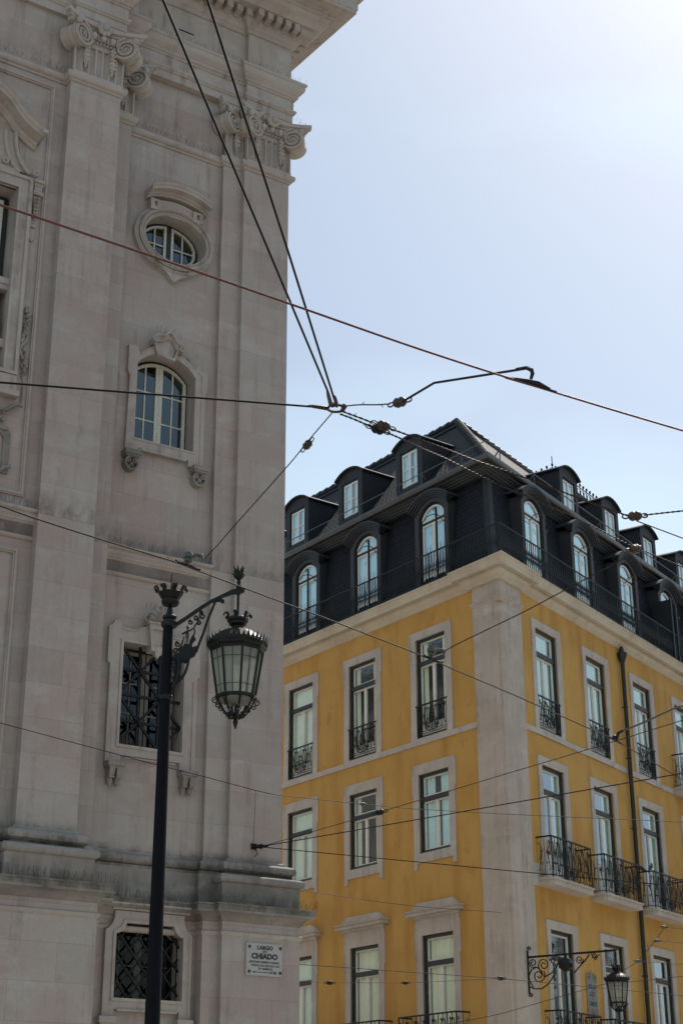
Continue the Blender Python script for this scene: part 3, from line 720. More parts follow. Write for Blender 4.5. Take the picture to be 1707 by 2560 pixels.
# --- low barred window
sur = MB()
outl = [(-2.66, 3.50), (-2.50, 3.50), (-2.50, 3.60), (-1.54, 3.60), (-1.54, 3.48), (-1.37, 3.48), (-1.37, 4.60)]+arc(-1.28, 4.80, .215, .215, 245, 185, 6)+[(-1.50, 4.86), (-2.53, 4.86)]+arc(-2.75, 4.80, .215, .215, -5, -65, 6)+[(-2.66, 4.60)]
sur.slab(outl, [lw], .03, .14)
lwo = [(-2.55, 3.70), (-1.47, 3.70), (-1.47, 4.555)]+arc(-1.45, 4.77, .17, .17, 262, 188, 5)+arc(-2.57, 4.77, .17, .17, -8, -82, 5)+[(-2.55, 4.555)]
sur.slab(lwo, [lw], .015, .035)
sur.box(-2.46, -1.58, .0, .05, 3.575, 3.60); sur.tube(XZ([(-1.42, 3.52), (-1.42, 4.58)], .025), .008, 4)
for (z0_, z1_, d) in ((4.87, 4.90, .02), (4.905, 4.93, .045), (4.935, 4.96, .08)): sur.box(-2.56-d, -1.45+d, .02-d, .14, z0_, z1_)
ch(sur, 'window_surround', TRIM)
for xc in (-2.60, -1.47):
    b = MB(); b.box(xc-.12, xc+.12, -.04, .15, 3.42, 3.50); b.box(xc-.10, xc+.10, -.02, .15, 3.38, 3.42); b.box(xc-.09, xc+.09, 0, .15, 3.0, 3.38); ch(b, 'sill_bracket', TRIM)
fr = MB(); fr.box(-2.53, -2.46, .36, .40, 3.74, 4.72); fr.box(-1.56, -1.49, .36, .40, 3.74, 4.72); fr.box(-2.46, -1.56, .36, .4, 4.60, 4.74); fr.box(-2.46, -1.56, .36, .4, 3.72, 3.82)
o = ch(fr, 'window', DGRN, label='low window with diamond iron lattice')
sa = MB(); sa.box(-2.07, -1.97, .352, .388, 3.74, 4.7); sa.box(-2.46, -1.56, .37, .385, 4.19, 4.21); sa.box(-2.31, -2.29, .366, .384, 3.8, 4.6); sa.box(-1.76, -1.74, .366, .384, 3.8, 4.6); sa.build('sash', CREAM, o)
pn = MB(); pn.sheet([(-2.5, 3.75), (-1.52, 3.75), (-1.52, 4.7), (-2.5, 4.7)], .32); pn.build('pane', GLASSL, o)
gr = MB()
st = .265
for s in (-1, 1):
    for i in range(-6, 9):
        x_a = -2.51+i*st; pa = []
        # clip diagonal to rectangle
        z_a, z_b = 3.74, 4.71; x_b = x_a+s*(z_b-z_a)*.84
        P0, P1 = Vector((x_a, z_a)), Vector((x_b, z_b)); t0, t1 = 0., 1.
        dx = x_b-x_a
        for lim, sg in ((-2.51, 1), (-1.51, -1)):
            f0 = sg*(x_a-lim); f1 = sg*(x_b-lim)
            if f0 < 0 and f1 < 0: t0 = 2; break
            if f0 < 0: t0 = max(t0, f0/(f0-f1))
            elif f1 < 0: t1 = min(t1, f0/(f0-f1))
        if t0 < t1: gr.bar((x_a+dx*t0, .16+.012*s, z_a+(z_b-z_a)*t0), (x_a+dx*t1, .16+.012*s, z_a+(z_b-z_a)*t1), .022)
gr.tube(XZ([(p[0], p[1]) for p in lw], .2), .014, 4, True)
ch(gr, 'window_grille', IRON)
# --- great window of the left bay
sur = MB()
outl = [(-6.86, 11.98), (-4.70, 11.98), (-4.70, 15.30), (-4.93, 15.30), (-4.93, 15.36), (-6.62, 15.36), (-6.62, 15.30), (-6.86, 15.30)]
sur.slab(outl, [bigo], -.50, -.4)
sur.slab([(-6.84, 12.0), (-4.72, 12.0), (-4.72, 15.28), (-6.84, 15.28)], [[(-6.79, 12.05), (-4.77, 12.05), (-4.77, 15.23), (-6.79, 15.23)]], -.53, -.49)
sur.slab([(-6.66, 12.0), (-4.89, 12.0), (-4.89, 15.10), (-6.66, 15.10)], [bigo], -.52, -.49)
sur.box(-6.9, -4.68, -.56, -.4, 11.66, 11.74); sur.box(-6.86, -4.72, -.53, -.4, 11.74, 11.98)
ch(sur, 'window_surround', TRIM)
hood = MB()
hp = [(-4.72, 15.93), (-4.86, 15.99), (-5.0, 16.08), (-5.10, 16.17), (-5.18, 16.28), (-5.28, 16.38), (-5.42, 16.46), (-5.6, 16.52), (-5.78, 16.54)]
hp = hp+[(-11.56-x, z) for x, z in reversed(hp[:-1])]
hp.reverse()
pr = [(-.02, -.12), (.05, -.12), (.07, -.09), (.10, -.07), (.12, -.04), (.33, -.03), (.33, .03), (.36, .05), (.37, .08), (.40, .10), (0, .15), (-.02, .15)]
k = len(pr); vs = []; fs = []
for i, (x, z) in enumerate(hp):
    for o_, h in pr: vs.append((x, -.43-o_, z+h))
for i in range(len(hp)-1):
    for a in range(k-1): fs.append((i*k+a, (i+1)*k+a, (i+1)*k+a+1, i*k+a+1))
fs += [tuple(range(k)), tuple(range((len(hp)-1)*k, len(hp)*k))]; hood.add(vs, fs)
hood.box(-4.74, -4.66, -.82, -.43, 15.93, 15.99)
ch(hood, 'window_hood', TRIM)
orn = MB()
# concave shoulders, scrolls and side corbel
for s in (1,):
    cpts = [(-5.20, 15.98), (-5.19, 15.80), (-5.15, 15.62), (-5.09, 15.48), (-5.01, 15.38), (-4.94, 15.33)]
    orn.tube(XZ(cpts, -.49), .03, 5); orn.tube(XZ([(x+.16, z+.02) for x, z in cpts], -.50), .03, 5); orn.tube(XZ([(x+.22, z+.03) for x, z in cpts[1:]], -.47), .018, 5)
orn.slab([(-5.3, 16.0), (-5.0, 16.0), (-4.92, 15.6), (-4.75, 15.36), (-5.3, 15.36)], [], -.47, -.4)
orn.tube(XZ(spiral(-4.68, 15.40, .055, .012, 200, 1.4), -.50), .018, 5); orn.tube(XZ(spiral(-5.16, 15.44, .06, .012, 20, 1.4), -.52), .018, 5)
orn.box(-4.71, -4.545, -.56, -.4, 15.22, 15.27); orn.box(-4.70, -4.56, -.53, -.4, 15.17, 15.22); orn.tube([(-4.705, -.50, 15.06), (-4.55, -.50, 15.06)], .035, 8); orn.box(-4.69, -4.57, -.52, -.4, 15.08, 15.17)
for i in range(6):
    z = 14.99-i*.06; w_ = .055-.007*i
    orn.slab([(-4.64-w_, z), (-4.64+w_, z), (-4.64+w_*.85, z-.055), (-4.64-w_*.85, z-.055)], [], -.515+.008*i, -.4); orn.ball((-4.64-.02, -.53+.008*i, z-.03), .02, 5); orn.ball((-4.64+.02, -.53+.008*i, z-.03), .02, 5)
orn.box(-4.69, -4.60, -.46, -.4, 14.50, 14.54); orn.slab([(-4.70, 14.46), (-4.60, 14.46), (-4.62, 14.30), (-4.65, 14.25), (-4.69, 14.30)], [], -.46, -.4)
ch(orn, 'carved_corbel', TRIM)
orn = MB()
rr = random.Random(3)
for i in range(26):
    t = i/25; z = 13.12-t*1.05; x = -4.635+.035*math.sin(t*9)
    orn.ball((x+rr.uniform(-.02, .02), -.46-rr.uniform(0, .03), z), rr.uniform(.018, .042), 6)
    orn.lathe((x+rr.uniform(-.04, .04), -.455, z), [(.004, -.05), (.024, 0), (.004, .05)], 5, 0, (rr.uniform(-1, 1), -.3, 1))
orn.tube(XZ([(-4.66, 12.9), (-4.60, 12.75), (-4.61, 12.6), (-4.68, 12.5), (-4.70, 12.4), (-4.64, 12.30), (-4.60, 12.36)], -.48), [.014, .02, .026, .03, .03, .024, .012], 6)
orn.tube(XZ([(-4.63, 12.1), (-4.60, 11.95), (-4.60, 11.62)], -.45), .012, 4)
ch(orn, 'carved_garland', GRIME)
orn = MB()   # apron with festoon under the window
orn.slab([(-6.9, 10.5), (-4.72, 10.5), (-4.72, 11.10), (-4.80, 11.20), (-4.95, 11.22), (-6.9, 11.22)], [[(-6.8, 10.58), (-4.82, 10.58), (-4.82, 11.04), (-4.9, 11.12), (-6.8, 11.12)]], -.47, -.4)
orn.tube(XZ([(-4.60, 11.55), (-4.68, 11.56), (-4.74, 11.52), (-4.82, 11.44), (-4.92, 11.42), (-5.02, 11.48), (-5.08, 11.58)], -.50), .032, 6)
orn.tube(XZ([(-4.78, 11.16), (-4.88, 11.16), (-4.98, 11.22), (-5.08, 11.32)], -.50), .03, 6)
for i in range(12): orn.ball((-4.92+rr.uniform(-.09, .09), -.48-rr.uniform(0, .05), 11.32+rr.uniform(-.08, .1)), rr.uniform(.02, .045), 6)
orn.tube(XZ([(-4.70, 10.60), (-4.78, 10.58), (-4.86, 10.50), (-4.96, 10.48)], -.50), .03, 6)
ch(orn, 'carved_apron', GRIME)
fr = MB(); fr.slab([(-6.60, 12.0), (-4.95, 12.0), (-4.95, 15.04), (-6.60, 15.04)], [[(-6.52, 12.1), (-5.03, 12.1), (-5.03, 14.96), (-6.52, 14.96)]], -.16, -.1)
o = ch(fr, 'window', DGRN, label='great dark window cut by the left edge of the photo')
sa = MB()
for a, b in ((-6.52, -5.80), (-5.76, -5.03)):
    sa.slab([(a, 12.1), (b, 12.1), (b, 14.96), (a, 14.96)], [[(a+.07, 12.17), (b-.07, 12.17), (b-.07, 14.89), (a+.07, 14.89)]], -.2, -.16)
    for zz in (12.8, 13.5, 14.2): sa.box(a+.05, b-.05, -.19, -.165, zz-.012, zz+.012)
sa.build('sash', CREAM, o)
pn = MB(); pn.sheet([(-6.5, 12.1), (-5.04, 12.1), (-5.04, 14.96), (-6.5, 14.96)], -.152); pn.build('pane', GLASSD, o)
bl = MB(); bl.box(-6.62, -4.93, -.44, -.26, 13.44, 13.54); bl.box(-6.62, -4.93, -.42, -.28, 13.36, 13.44); bl.box(-6.62, -4.93, -.44, -.26, 12.42, 12.55)
for i in range(9): bl.lathe((-6.5+i*.18, -.35, 12.55), [(.03, 0), (.03, .04), (.06, .2), (.05, .32), (.025, .5), (.03, .7), (.045, .76), (.045, .81)], 8)
ch(bl, 'balustrade', TRIM, True)
# small pediment at the bottom-left edge
pd = MB(); pd.slab([(-5.6, 6.42), (-4.86, 6.30), (-4.80, 6.20), (-4.80, 6.12), (-4.9, 6.10), (-5.6, 6.22)], [], -.74, -.42); pd.slab([(-5.6, 6.2), (-4.92, 6.1), (-4.95, 6.0), (-5.6, 6.0)], [], -.66, -.42)
ch(pd, 'door_pediment', TRIM)
# bird spikes on the ledges
def spikes(name, segs, hgt=.13, step=.045, tilt=.05):
    s_ = MB(); q = random.Random(11)
    for (a, b) in segs:
        A = Vector(a); B = Vector(b); n_ = max(2, int((B-A).length/step))
        for i in range(n_):
            p = A.lerp(B, (i+q.random())/n_)
            t = p+Vector((q.uniform(-tilt, tilt), q.uniform(-tilt, tilt*.6), hgt*q.uniform(.75, 1.1)))
            s_.tube([p, t], .0022, 3)
    ch(s_, name, STEEL)
for _sg in [((-1.0, -.42, 5.03), (.36, -.42, 5.03)), ((-1.25, -.28, 5.03), (-1.0, -.28, 5.03)), ((-2.9, -.05, 5.03), (-1.3, -.05, 5.03)), ((-6.4, -.88, 5.03), (-3.0, -.88, 5.03)), ((.36, -.42, 5.03), (.33, .5, 5.03))]: spikes('bird_spikes', [_sg])
for _sg in [((-2.98, .10, 17.37), (-1.21, .10, 17.37)), ((-5.6, -.52, 17.37), (-4.3, -.52, 17.37)), ((-.87, -.18, 19.24), (.2, -.18, 19.24)), ((-2.97, -.08, 19.24), (-.87, -.08, 19.24)), ((-2.55, -.08, 16.28), (-1.5, -.08, 16.28)), ((-2.35, .0, 13.68), (-1.9, .0, 13.64)), ((-.1, -.3, 18.31), (.25, -.2, 18.31)), ((.2, -.15, 19.24), (.22, -.0, 19.24))]: spikes('bird_spikes', [_sg], .10, .05)
for _sg in [((-2.98, .06, 10.06), (-1.21, .06, 10.06)), ((-5.4, -.54, 10.06), (-4.3, -.54, 10.06)), ((-2.3, .02, 9.14), (-2.0, .02, 9.14)), ((-.2, -.2, 5.42), (.2, -.2, 5.42))]: spikes('bird_spikes', [_sg], .10, .04)

# ------------------------------------------------------------------ street plate on the corner pedestal
plate = MB(); plate.slab([(-.285, -.215), (.285, -.215), (.285, .215), (-.285, .215)], [], -.018, .004)
plate_o = plate.build('street_plate', PLATE, None)
pl_world = church.matrix_basic if False else None
RC = Matrix.Translation(church.location) @ Matrix.Rotation(CH_ROT, 4, 'Z')
def place_on(o, frame_loc, rot, x, y, z):
    M = Matrix.Translation(Vector(frame_loc)) @ Matrix.Rotation(rot, 4, 'Z') @ Matrix.Translation((x, y, z))
    o.matrix_basis = M
    return o
place_on(plate_o, church.location, CH_ROT, -.385, -.207, 4.325)
tag(plate_o, 'white stone street name plate on the church corner reading LARGO DO CHIADO', 'street sign')
def text(body, size, x, z, y, parent, mat, name='lettering', bold=.012, sx=1.0):
    cu = bpy.data.curves.new('t', 'FONT'); cu.body = body; cu.size = size; cu.align_x = 'CENTER'; cu.align_y = 'CENTER'; cu.offset = bold*size; cu.extrude = .002
    cu.resolution_u = 3
    to = bpy.data.objects.new('t', cu); C.objects.link(to)
    bpy.context.view_layer.update()
    me = bpy.data.meshes.new_from_object(to.evaluated_get(bpy.context.evaluated_depsgraph_get()))
    bpy.data.objects.remove(to); bpy.data.curves.remove(cu)
    me.materials.clear(); me.materials.append(mat); me.name = name
    me.transform(Matrix.Diagonal((sx, 1, 1, 1)))
    o = bpy.data.objects.new(name, me); C.objects.link(o); o.parent = parent
    o.rotation_euler = (PI/2, 0, 0); o.location = (x, y, z); return o
YT = -.0195
text('LARGO', .072, .01, .155, YT, plate_o, INK, bold=.04, sx=1.05)
text('DO', .036, .01, .105, YT, plate_o, INK, bold=.03, sx=1.2)
text('CHIADO', .098, .005, .040, YT, plate_o, INK, bold=.05, sx=1.08)
text('(ANTONIO RIBEIRO CHIADO', .040, .0, -.036, YT, plate_o, INK, bold=.01, sx=.92)
text('POETA DO SECULO XVI', .040, .02, -.082, YT, plate_o, INK, bold=.01, sx=1.02)
text('(2º BAIRRO)', .040, .02, -.125, YT, plate_o, INK, bold=.01, sx=1.05)
ar = MB(); ar.slab([(-.18, -.170), (-.15, -.153), (-.15, -.166), (.09, -.166), (.12, -.152), (.20, -.152), (.185, -.168), (.20, -.184), (.12, -.184), (.09, -.173), (-.15, -.173), (-.15, -.186)], [[(.10, -.169), (.125, -.176), (.17, -.176), (.16, -.168), (.17, -.160), (.125, -.160)]], -.0215, -.0175)
ar.build('arrow', INK, plate_o)
for a, b in ((-.235, .165), (.255, .165), (-.235, -.165), (.255, -.165)):
    q = MB(); q.box(a-.018, a+.018, -.026, -.0175, b-.018, b+.018); q.build('fixing', INK, plate_o)
# ------------------------------------------------------------------ yellow corner building
YO = Vector((4.05789692, 38.78831619, 0))
aL, aR = math.radians(-36.95), math.radians(34.11)
dL = Vector((math.sin(aL), math.cos(aL))); dR = Vector((math.sin(aR), math.cos(aR)))
nL = Vector((-dL.y*1.0, dL.x)); nL = Vector((-math.cos(aL), math.sin(aL))); nR = Vector((math.cos(aR), -math.sin(aR)))
ROTL = math.atan2(-dL.y, -dL.x); ROTR = math.atan2(dR.y, dR.x)
cosT = dL.dot(dR); sinT = math.sqrt(1-cosT*cosT)
def YC(a, b):       # corner of the offset faces (a on the left face, b on the right)
    # point p with p.nL=a, p.nR=b
    det = nL.x*nR.y-nL.y*nR.x
    return Vector(((a*nR.y-b*nL.y)/det, (nL.x*b-nR.x*a)/det))
def PL(u, n=0): return dL*u+nL*n
def PR(u, n=0): return dR*u+nR*n
UL, UR = 14.5, 23.0
def T(p): return (p.x, p.y)
Y = empty('corner_building', YO, 0, 'ochre yellow corner building with black slate mansard roof and dormers', 'building')
def yb(mb, name, mat, smooth=False, parent=None, label=None, face=None):
    o = mb.build(name, mat, parent or Y, smooth, rot={None: 0, 'L': ROTL, 'R': ROTR}[face])
    if label: o['label'] = label
    return o
colsL = [2.79, 5.79, 8.76, 11.74]; colsR = [2.47, 5.48, 8.60, 11.65, 14.75, 17.85, 20.95]
HW = .61
# walls with openings (local x = -u on the left face, +u on the right face; y = depth)
def openings(cols, sgn, rows):
    out = []
    for c in cols:
        for z0, z1 in rows: out.append([(sgn*c-HW, z0), (sgn*c+HW, z0), (sgn*c+HW, z1), (sgn*c-HW, z1)])
    return out
rowsL = [(12.28, 15.02), (9.25, 11.31), (4.15, 7.18)]; rowsR = [(12.27, 15.03), (8.30, 11.32), (4.15, 7.18)]
m = MB(); m.slab([(-UL, 0), (-.9, 0), (-.9, 16.2), (-UL, 16.2)], openings(colsL, -1, rowsL), 0, .34)
yb(m, 'facade_wall', YEL, face='L')
m = MB(); m.slab([(.9, 0), (UR, 0), (UR, 16.2), (.9, 16.2)], openings(colsR, 1, rowsR), 0, .34)
yb(m, 'facade_wall', YEL, face='R')
m = MB(); m.plan([T(PL(UL, -1.3)), T(YC(-1.3, -1.3)), T(PR(UR, -1.3)), T(PR(UR, -12)+PL(4, 0)*0)], 0, 19.2)
yb(m, 'shade_core', DARK)  # added core behind the facades, room shade put into its colour
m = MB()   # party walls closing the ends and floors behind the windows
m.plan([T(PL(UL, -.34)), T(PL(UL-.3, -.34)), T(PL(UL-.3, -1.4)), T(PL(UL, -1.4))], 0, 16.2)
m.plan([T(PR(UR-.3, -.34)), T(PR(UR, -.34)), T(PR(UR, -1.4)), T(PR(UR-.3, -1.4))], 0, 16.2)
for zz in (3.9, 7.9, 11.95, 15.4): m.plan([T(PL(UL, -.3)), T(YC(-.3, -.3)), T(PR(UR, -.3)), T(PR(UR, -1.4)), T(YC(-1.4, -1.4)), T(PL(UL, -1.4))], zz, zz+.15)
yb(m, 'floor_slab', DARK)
# corner pilaster with recessed edge
m = MB()
m.plan([T(PL(1.0, .05)), T(PL(.13, .05)), T(PL(.11, .0)), T(YC(.0, .0)*1.0+Vector((0, .03))), T(PR(.11, .0)), T(PR(.17, .05)), T(PR(1.06, .05)), T(PR(1.06, -.4)), T(YC(-.6, -.6)), T(PL(1.0, -.4))], 0, 15.39)
yb(m, 'corner_pilaster', QUOIN)
PILP = [PL(1.0, -.05), PL(1.0, .05), YC(.05, .05), PR(1.06, .05), PR(1.06, -.05)]
m = MB(); m.sweep([T(p) for p in PILP], [(-.05, 15.24), (.0, 15.24), (.015, 15.26), (.03, 15.28), (.03, 15.31), (.055, 15.33), (.06, 15.37), (.02, 15.40), (-.05, 15.40)])
m.plan([T(PL(1.0, .05)), T(YC(.05, .05)), T(PR(1.06, .05)), T(PR(1.06, -.2)), T(YC(-.3, -.3)), T(PL(1.0, -.2))], 15.395, 15.9)
yb(m, 'pilaster_cap', QUOIN)
# main cornice
CPATH = [PL(UL, 0), PL(1.12, 0), PL(1.12, .10), YC(.10, .10), PR(1.18, .10), PR(1.18, 0), PR(UR, 0)]
CP = [(-.1, 15.81), (.02, 15.81), (.03, 15.83), (.05, 15.84), (.055, 15.90), (.075, 15.91), (.10, 15.94), (.13, 15.98), (.14, 16.0), (.16, 16.005), (.16, 16.05), (.15, 16.06), (.15, 16.075), (.29, 16.075), (.29, 16.06), (.30, 16.06), (.30, 16.15), (.31, 16.16), (.31, 16.19), (.32, 16.215), (.345, 16.26), (.35, 16.27), (.37, 16.275), (.37, 16.31), (.34, 16.33), (-.1, 16.36)]
m = MB(); m.sweep([T(p) for p in CPATH], CP); yb(m, 'main_cornice', CORN)
m = MB(); m.plan([T(PL(UL, .2)), T(YC(.2, .2)), T(PR(UR, .2)), T(PR(UR, -2)), T(YC(-2, -2)), T(PL(UL, -2))], 16.28, 16.355); yb(m, 'terrace_floor', PALE)
# string course at the top-floor sills
m = MB()
def course(pts, z0, z1, out): m.sweep([T(p) for p in pts], [(-.05, z0), (out, z0), (out, z1), (-.05, z1)])
course([PL(UL, 0), PL(1.0, 0)], 12.10, 12.245, .035); course([PR(1.06, 0), PR(UR, 0)], 12.09, 12.235, .035)
yb(m, 'string_course', PALE)
m = MB(); course([PR(1.06, 0), PR(1.5, 0)], 8.16, 8.72, .03); yb(m, 'string_course', PALE, label='short stone band between the corner pilaster and the first balcony')

# surrounds -------------------------------------------------------------
def surround(W, H, sgn, kind):
    h = W/2; b = MB(); y0 = -.03
    if kind == 'top':      # french window down to the string course, small ears
        o = [(-h-.25, -.18), (h+.25, -.18), (h+.25, .46), (h+.235, .48), (h+.235, H-.50), (h+.27, H-.48), (h+.27, H+.16), (h+.25, H+.18), (h+.25, H+.225), (-h-.25, H+.225), (-h-.25, H+.18), (-h-.27, H+.16), (-h-.27, H-.48), (-h-.235, H-.50), (-h-.235, .48), (-h-.25, .46)]
    elif kind == 'plainR': o = [(-h-.22, -.18 if H < 2.9 else -.02), (h+.26, -.18 if H < 2.9 else -.02), (h+.26, H+.22), (-h-.22, H+.22)]
    elif kind == 'mid':    # apron with legs
        o = [(-h-.23, -.40), (-h-.10, -.40), (-h-.10, -.24), (h+.10, -.24), (h+.10, -.40), (h+.23, -.40), (h+.23, H-.52), (h+.27, H-.50), (h+.27, H+.18), (h+.24, H+.20), (h+.24, H+.27), (-h-.24, H+.27), (-h-.24, H+.20), (-h-.27, H+.18), (-h-.27, H-.50), (-h-.23, H-.52)]
    else: o = [(-h-.23, -.1), (h+.23, -.1), (h+.23, H-.55), (h+.27, H-.53), (h+.27, H+.28), (h+.23, H+.30), (h+.23, H+.45), (-h-.23, H+.45), (-h-.23, H+.30), (-h-.27, H+.28), (-h-.27, H-.53), (-h-.23, H-.55)]
    b.slab(o, [[(-h, 0), (h, 0), (h, H), (-h, H)]], y0, .30)
    return b
def pediment(W, H):
    b = MB(); h = W/2+.36
    prof = [(.0, H+.40), (.05, H+.41), (.07, H+.44), (.10, H+.47), (.20, H+.48), (.20, H+.55), (.24, H+.57), (.25, H+.60), (.22, H+.61), (.05, H+.64), (.0, H+.64)]
    b.sweep([(-h+.15, .05), (-h+.15, -.02), (h-.15, -.02), (h-.15, .05)], prof)
    b.slab([(-h+.05, H+.60), (h-.05, H+.60), (h-.10, H+.66), (h-.22, H+.74), (h-.28, H+.80), (-h+.28, H+.80), (-h+.22, H+.74), (-h+.10, H+.66)], [], -.12, .05)
    return b
# window joinery ----------------------------------------------------------
def joinery(W, H, ht, kick, curtain, gl=None, dark=.075):
    """frame (dark) at local origin bottom centre, children sashes, pane, curtain"""
    h = W/2; b = MB()
    b.slab([(-h, 0), (h, 0), (h, H), (-h, H)], [[(-h+dark, dark), (h-dark, dark), (h-dark, H-ht-.06), (-h+dark, H-ht-.06)], [(-h+dark, H-ht+.06), (h-dark, H-ht+.06), (h-dark, H-dark), (-h+dark, H-dark)]], .02, .20)
    b.box(-h-.03, h+.03, -.03, .03, -.03, .03)
    o = b.build('window', DGRN, None)
    s = MB(); t = .05
    def ring(x0, x1, z0, z1, y=.075, tt=t): s.slab([(x0, z0), (x1, z0), (x1, z1), (x0, z1)], [[(x0+tt, z0+tt), (x1-tt, z0+tt), (x1-tt, z1-tt), (x0+tt, z1-tt)]], y, y+.05)
    ring(-h+dark-.01, h-dark+.01, H-ht+.055, H-dark+.01)
    ring(-h+dark-.01, -.004, dark-.01, H-ht-.05); ring(.004, h-dark+.01, dark-.01, H-ht-.05)
    s.box(-.035, .035, .065, .08, dark, H-ht-.055)
    if kick: 
        s.box(-h+dark+.03, -.03, .09, .11, dark, dark+kick); s.box(.03, h-dark-.03, .09, .11, dark, dark+kick)
    s.build('sash', WHT, o)
    p = MB(); p.sheet([(-h+dark, dark), (h-dark, dark), (h-dark, H-dark), (-h+dark, H-dark)], .110); p.build('pane', gl or GLASS, o)
    if curtain:
        cu = MB(); q = random.Random(int(curtain*1000)); 
        spans = {1: [(-h+.06, h-.06)], 2: [(-h+.06, -.18), (.05, h-.06)], 3: [(-h+.06, -.36), (.30, h-.06)]}[int(curtain)]
        for a, c_ in spans:
            n = max(6, int((c_-a)/.022)); f = []; ph = q.uniform(0, 6)
            for i in range(n+1):
                x = a+(c_-a)*i/n; f.append((x, .165+.022*math.sin(x*38+ph)+.012*math.sin(x*17+1)))
            vs = [(x, y, .08) for x, y in f]+[(x, y, H-.06) for x, y in f]
            cu.add(vs, [(i, i+1, i+n+2, i+n+1) for i in range(n)])
        cu.build('curtain', CURT if curtain < 2 or curtain >= 3 else CURTB, o, True)
    return o
def put(o, face, u, z, n=0.0, parent=None):
    o.parent = parent or Y
    p = PL(u, n) if face == 'L' else PR(u, n)
    o.location = (p.x, p.y, z); o.rotation_euler = (0, 0, ROTL if face == 'L' else ROTR); return o
def series(proto, face, us, z, n=0.0, labels=None):
    for i, u in enumerate(us):
        o = proto if i == 0 else copy_tree(proto)
        put(o, face, u, z, n)
# scroll ironwork -----------------------------------------------------------
def scrollwork(b, x0, x1, z0, z1, y=0.0, cell=.17, r=.011, seed=0, M=None):
    """lyre and S-scroll panels between x0,x1"""
    n = max(1, int(round((x1-x0)/cell))); wd = (x1-x0)/n; H = z1-z0
    for i in range(n):
        cx = x0+wd*(i+.5); f = 1 if i % 2 == 0 else -1; q = wd*.26
        b.tube([(cx-wd/2, y, z0), (cx-wd/2, y, z1)], r*.9, 4)
        def S(pts): b.tube([(x, y, z) for x, z in pts], r, 4)
        S(spiral(cx-f*q*.7, z1-H*.14, q*.15, q*.72, 0, .9*f, 9)+[(cx+f*q*.1, z1-H*.35), (cx-f*q*.2, z0+H*.42)]+spiral(cx+f*q*.55, z0+H*.30, q*.75, q*.15, 180 if f > 0 else 0, -.9*f, 9))
        S(spiral(cx+f*q*.8, z1-H*.36, q*.15, q*.6, 180, .8*f, 8)+[(cx+f*q*.3, z0+H*.5), (cx-f*q*.5, z0+H*.28)]+spiral(cx-f*q*.6, z0+H*.13, q*.6, q*.12, 90, .9*f, 8))
        b.ball((cx, y, z0+H*.5), .016, 5); b.ball((cx+f*q*.4, y, z0+H*.72), .012, 5)
    b.tube([(x1, y, z0), (x1, y, z1)], r*.9, 4)
def balconet():
    b = MB(); h = HW
    b.bar((-h-.03, -.03, .88), (h+.03, -.03, .88), .035); b.bar((-h, -.02, .10), (h, -.02, .10), .016); b.bar((-h, -.02, .16), (h, -.02, .16), .014)
    b.bar((-h+.01, -.02, .05), (-h+.01, -.02, .88), .022); b.bar((h-.01, -.02, .05), (h-.01, -.02, .88), .022)
    scrollwork(b, -h+.02, h-.02, .16, .86, -.02, .2, .011)
    # central lattice shield
    for s in (-1, 1):
        for i in range(6):
            x = -.2+i*.08; a = (x, -.035, .18); c_ = (x+s*.16, -.035, .42)
            b.bar(a, c_, .010)
    b.tube([(-.24, -.035, .20), (-.2, -.035, .42), (-.1, -.035, .48), (0, -.035, .44), (.1, -.035, .48), (.2, -.035, .42), (.24, -.035, .20), (.1, -.035, .13), (-.1, -.035, .13)], .011, 4, True)
    o = b.build('balconet', IRON, None); return o
def balcony(h=1.1, dpt=.42, slab=True):
    b = MB(); zt = 1.04
    b.tube([(-h-.0, .02, zt), (-h, -dpt, zt), (h, -dpt, zt), (h, .02, zt)], .026, 4)
    b.tube([(-h, .02, .10), (-h, -dpt, .10), (h, -dpt, .10), (h, .02, .10)], .012, 4)
    scrollwork(b, -h, h, .10, zt-.02, -dpt, .17, .0115)
    for s in (-1, 1):
        c_ = MB(); scrollwork(c_, 0, dpt, .10, zt-.02, 0, .2, .0115)
        b.add([(s*h, -v[0], v[2]) for v in c_.v], c_.f)
    for x in (-h, h, 0): b.bar((x, -dpt, .0), (x, -dpt, zt), .026)
    # lattice shield in the middle
    for s in (-1, 1):
        for i in range(6):
            x = -.2+i*.08; b.bar((x, -dpt-.015, .12), (x+s*.16, -dpt-.015, .34), .010)
    o = b.build('balcony_railing', IRON, None)
    if slab:
        s_ = MB(); s_.plan([(-h-.06, .0), (-h-.06, -.36), (-h-.0, -.48), (h+.0, -.48), (h+.06, -.36), (h+.06, 0)], -.02, .03)
        s_.plan([(-h-.02, .0), (-h-.02, -.34), (-h+.03, -.45), (h-.03, -.45), (h+.02, -.34), (h+.02, 0)], -.15, -.02)
        s_.build('balcony_slab', PALE, o)
    return o

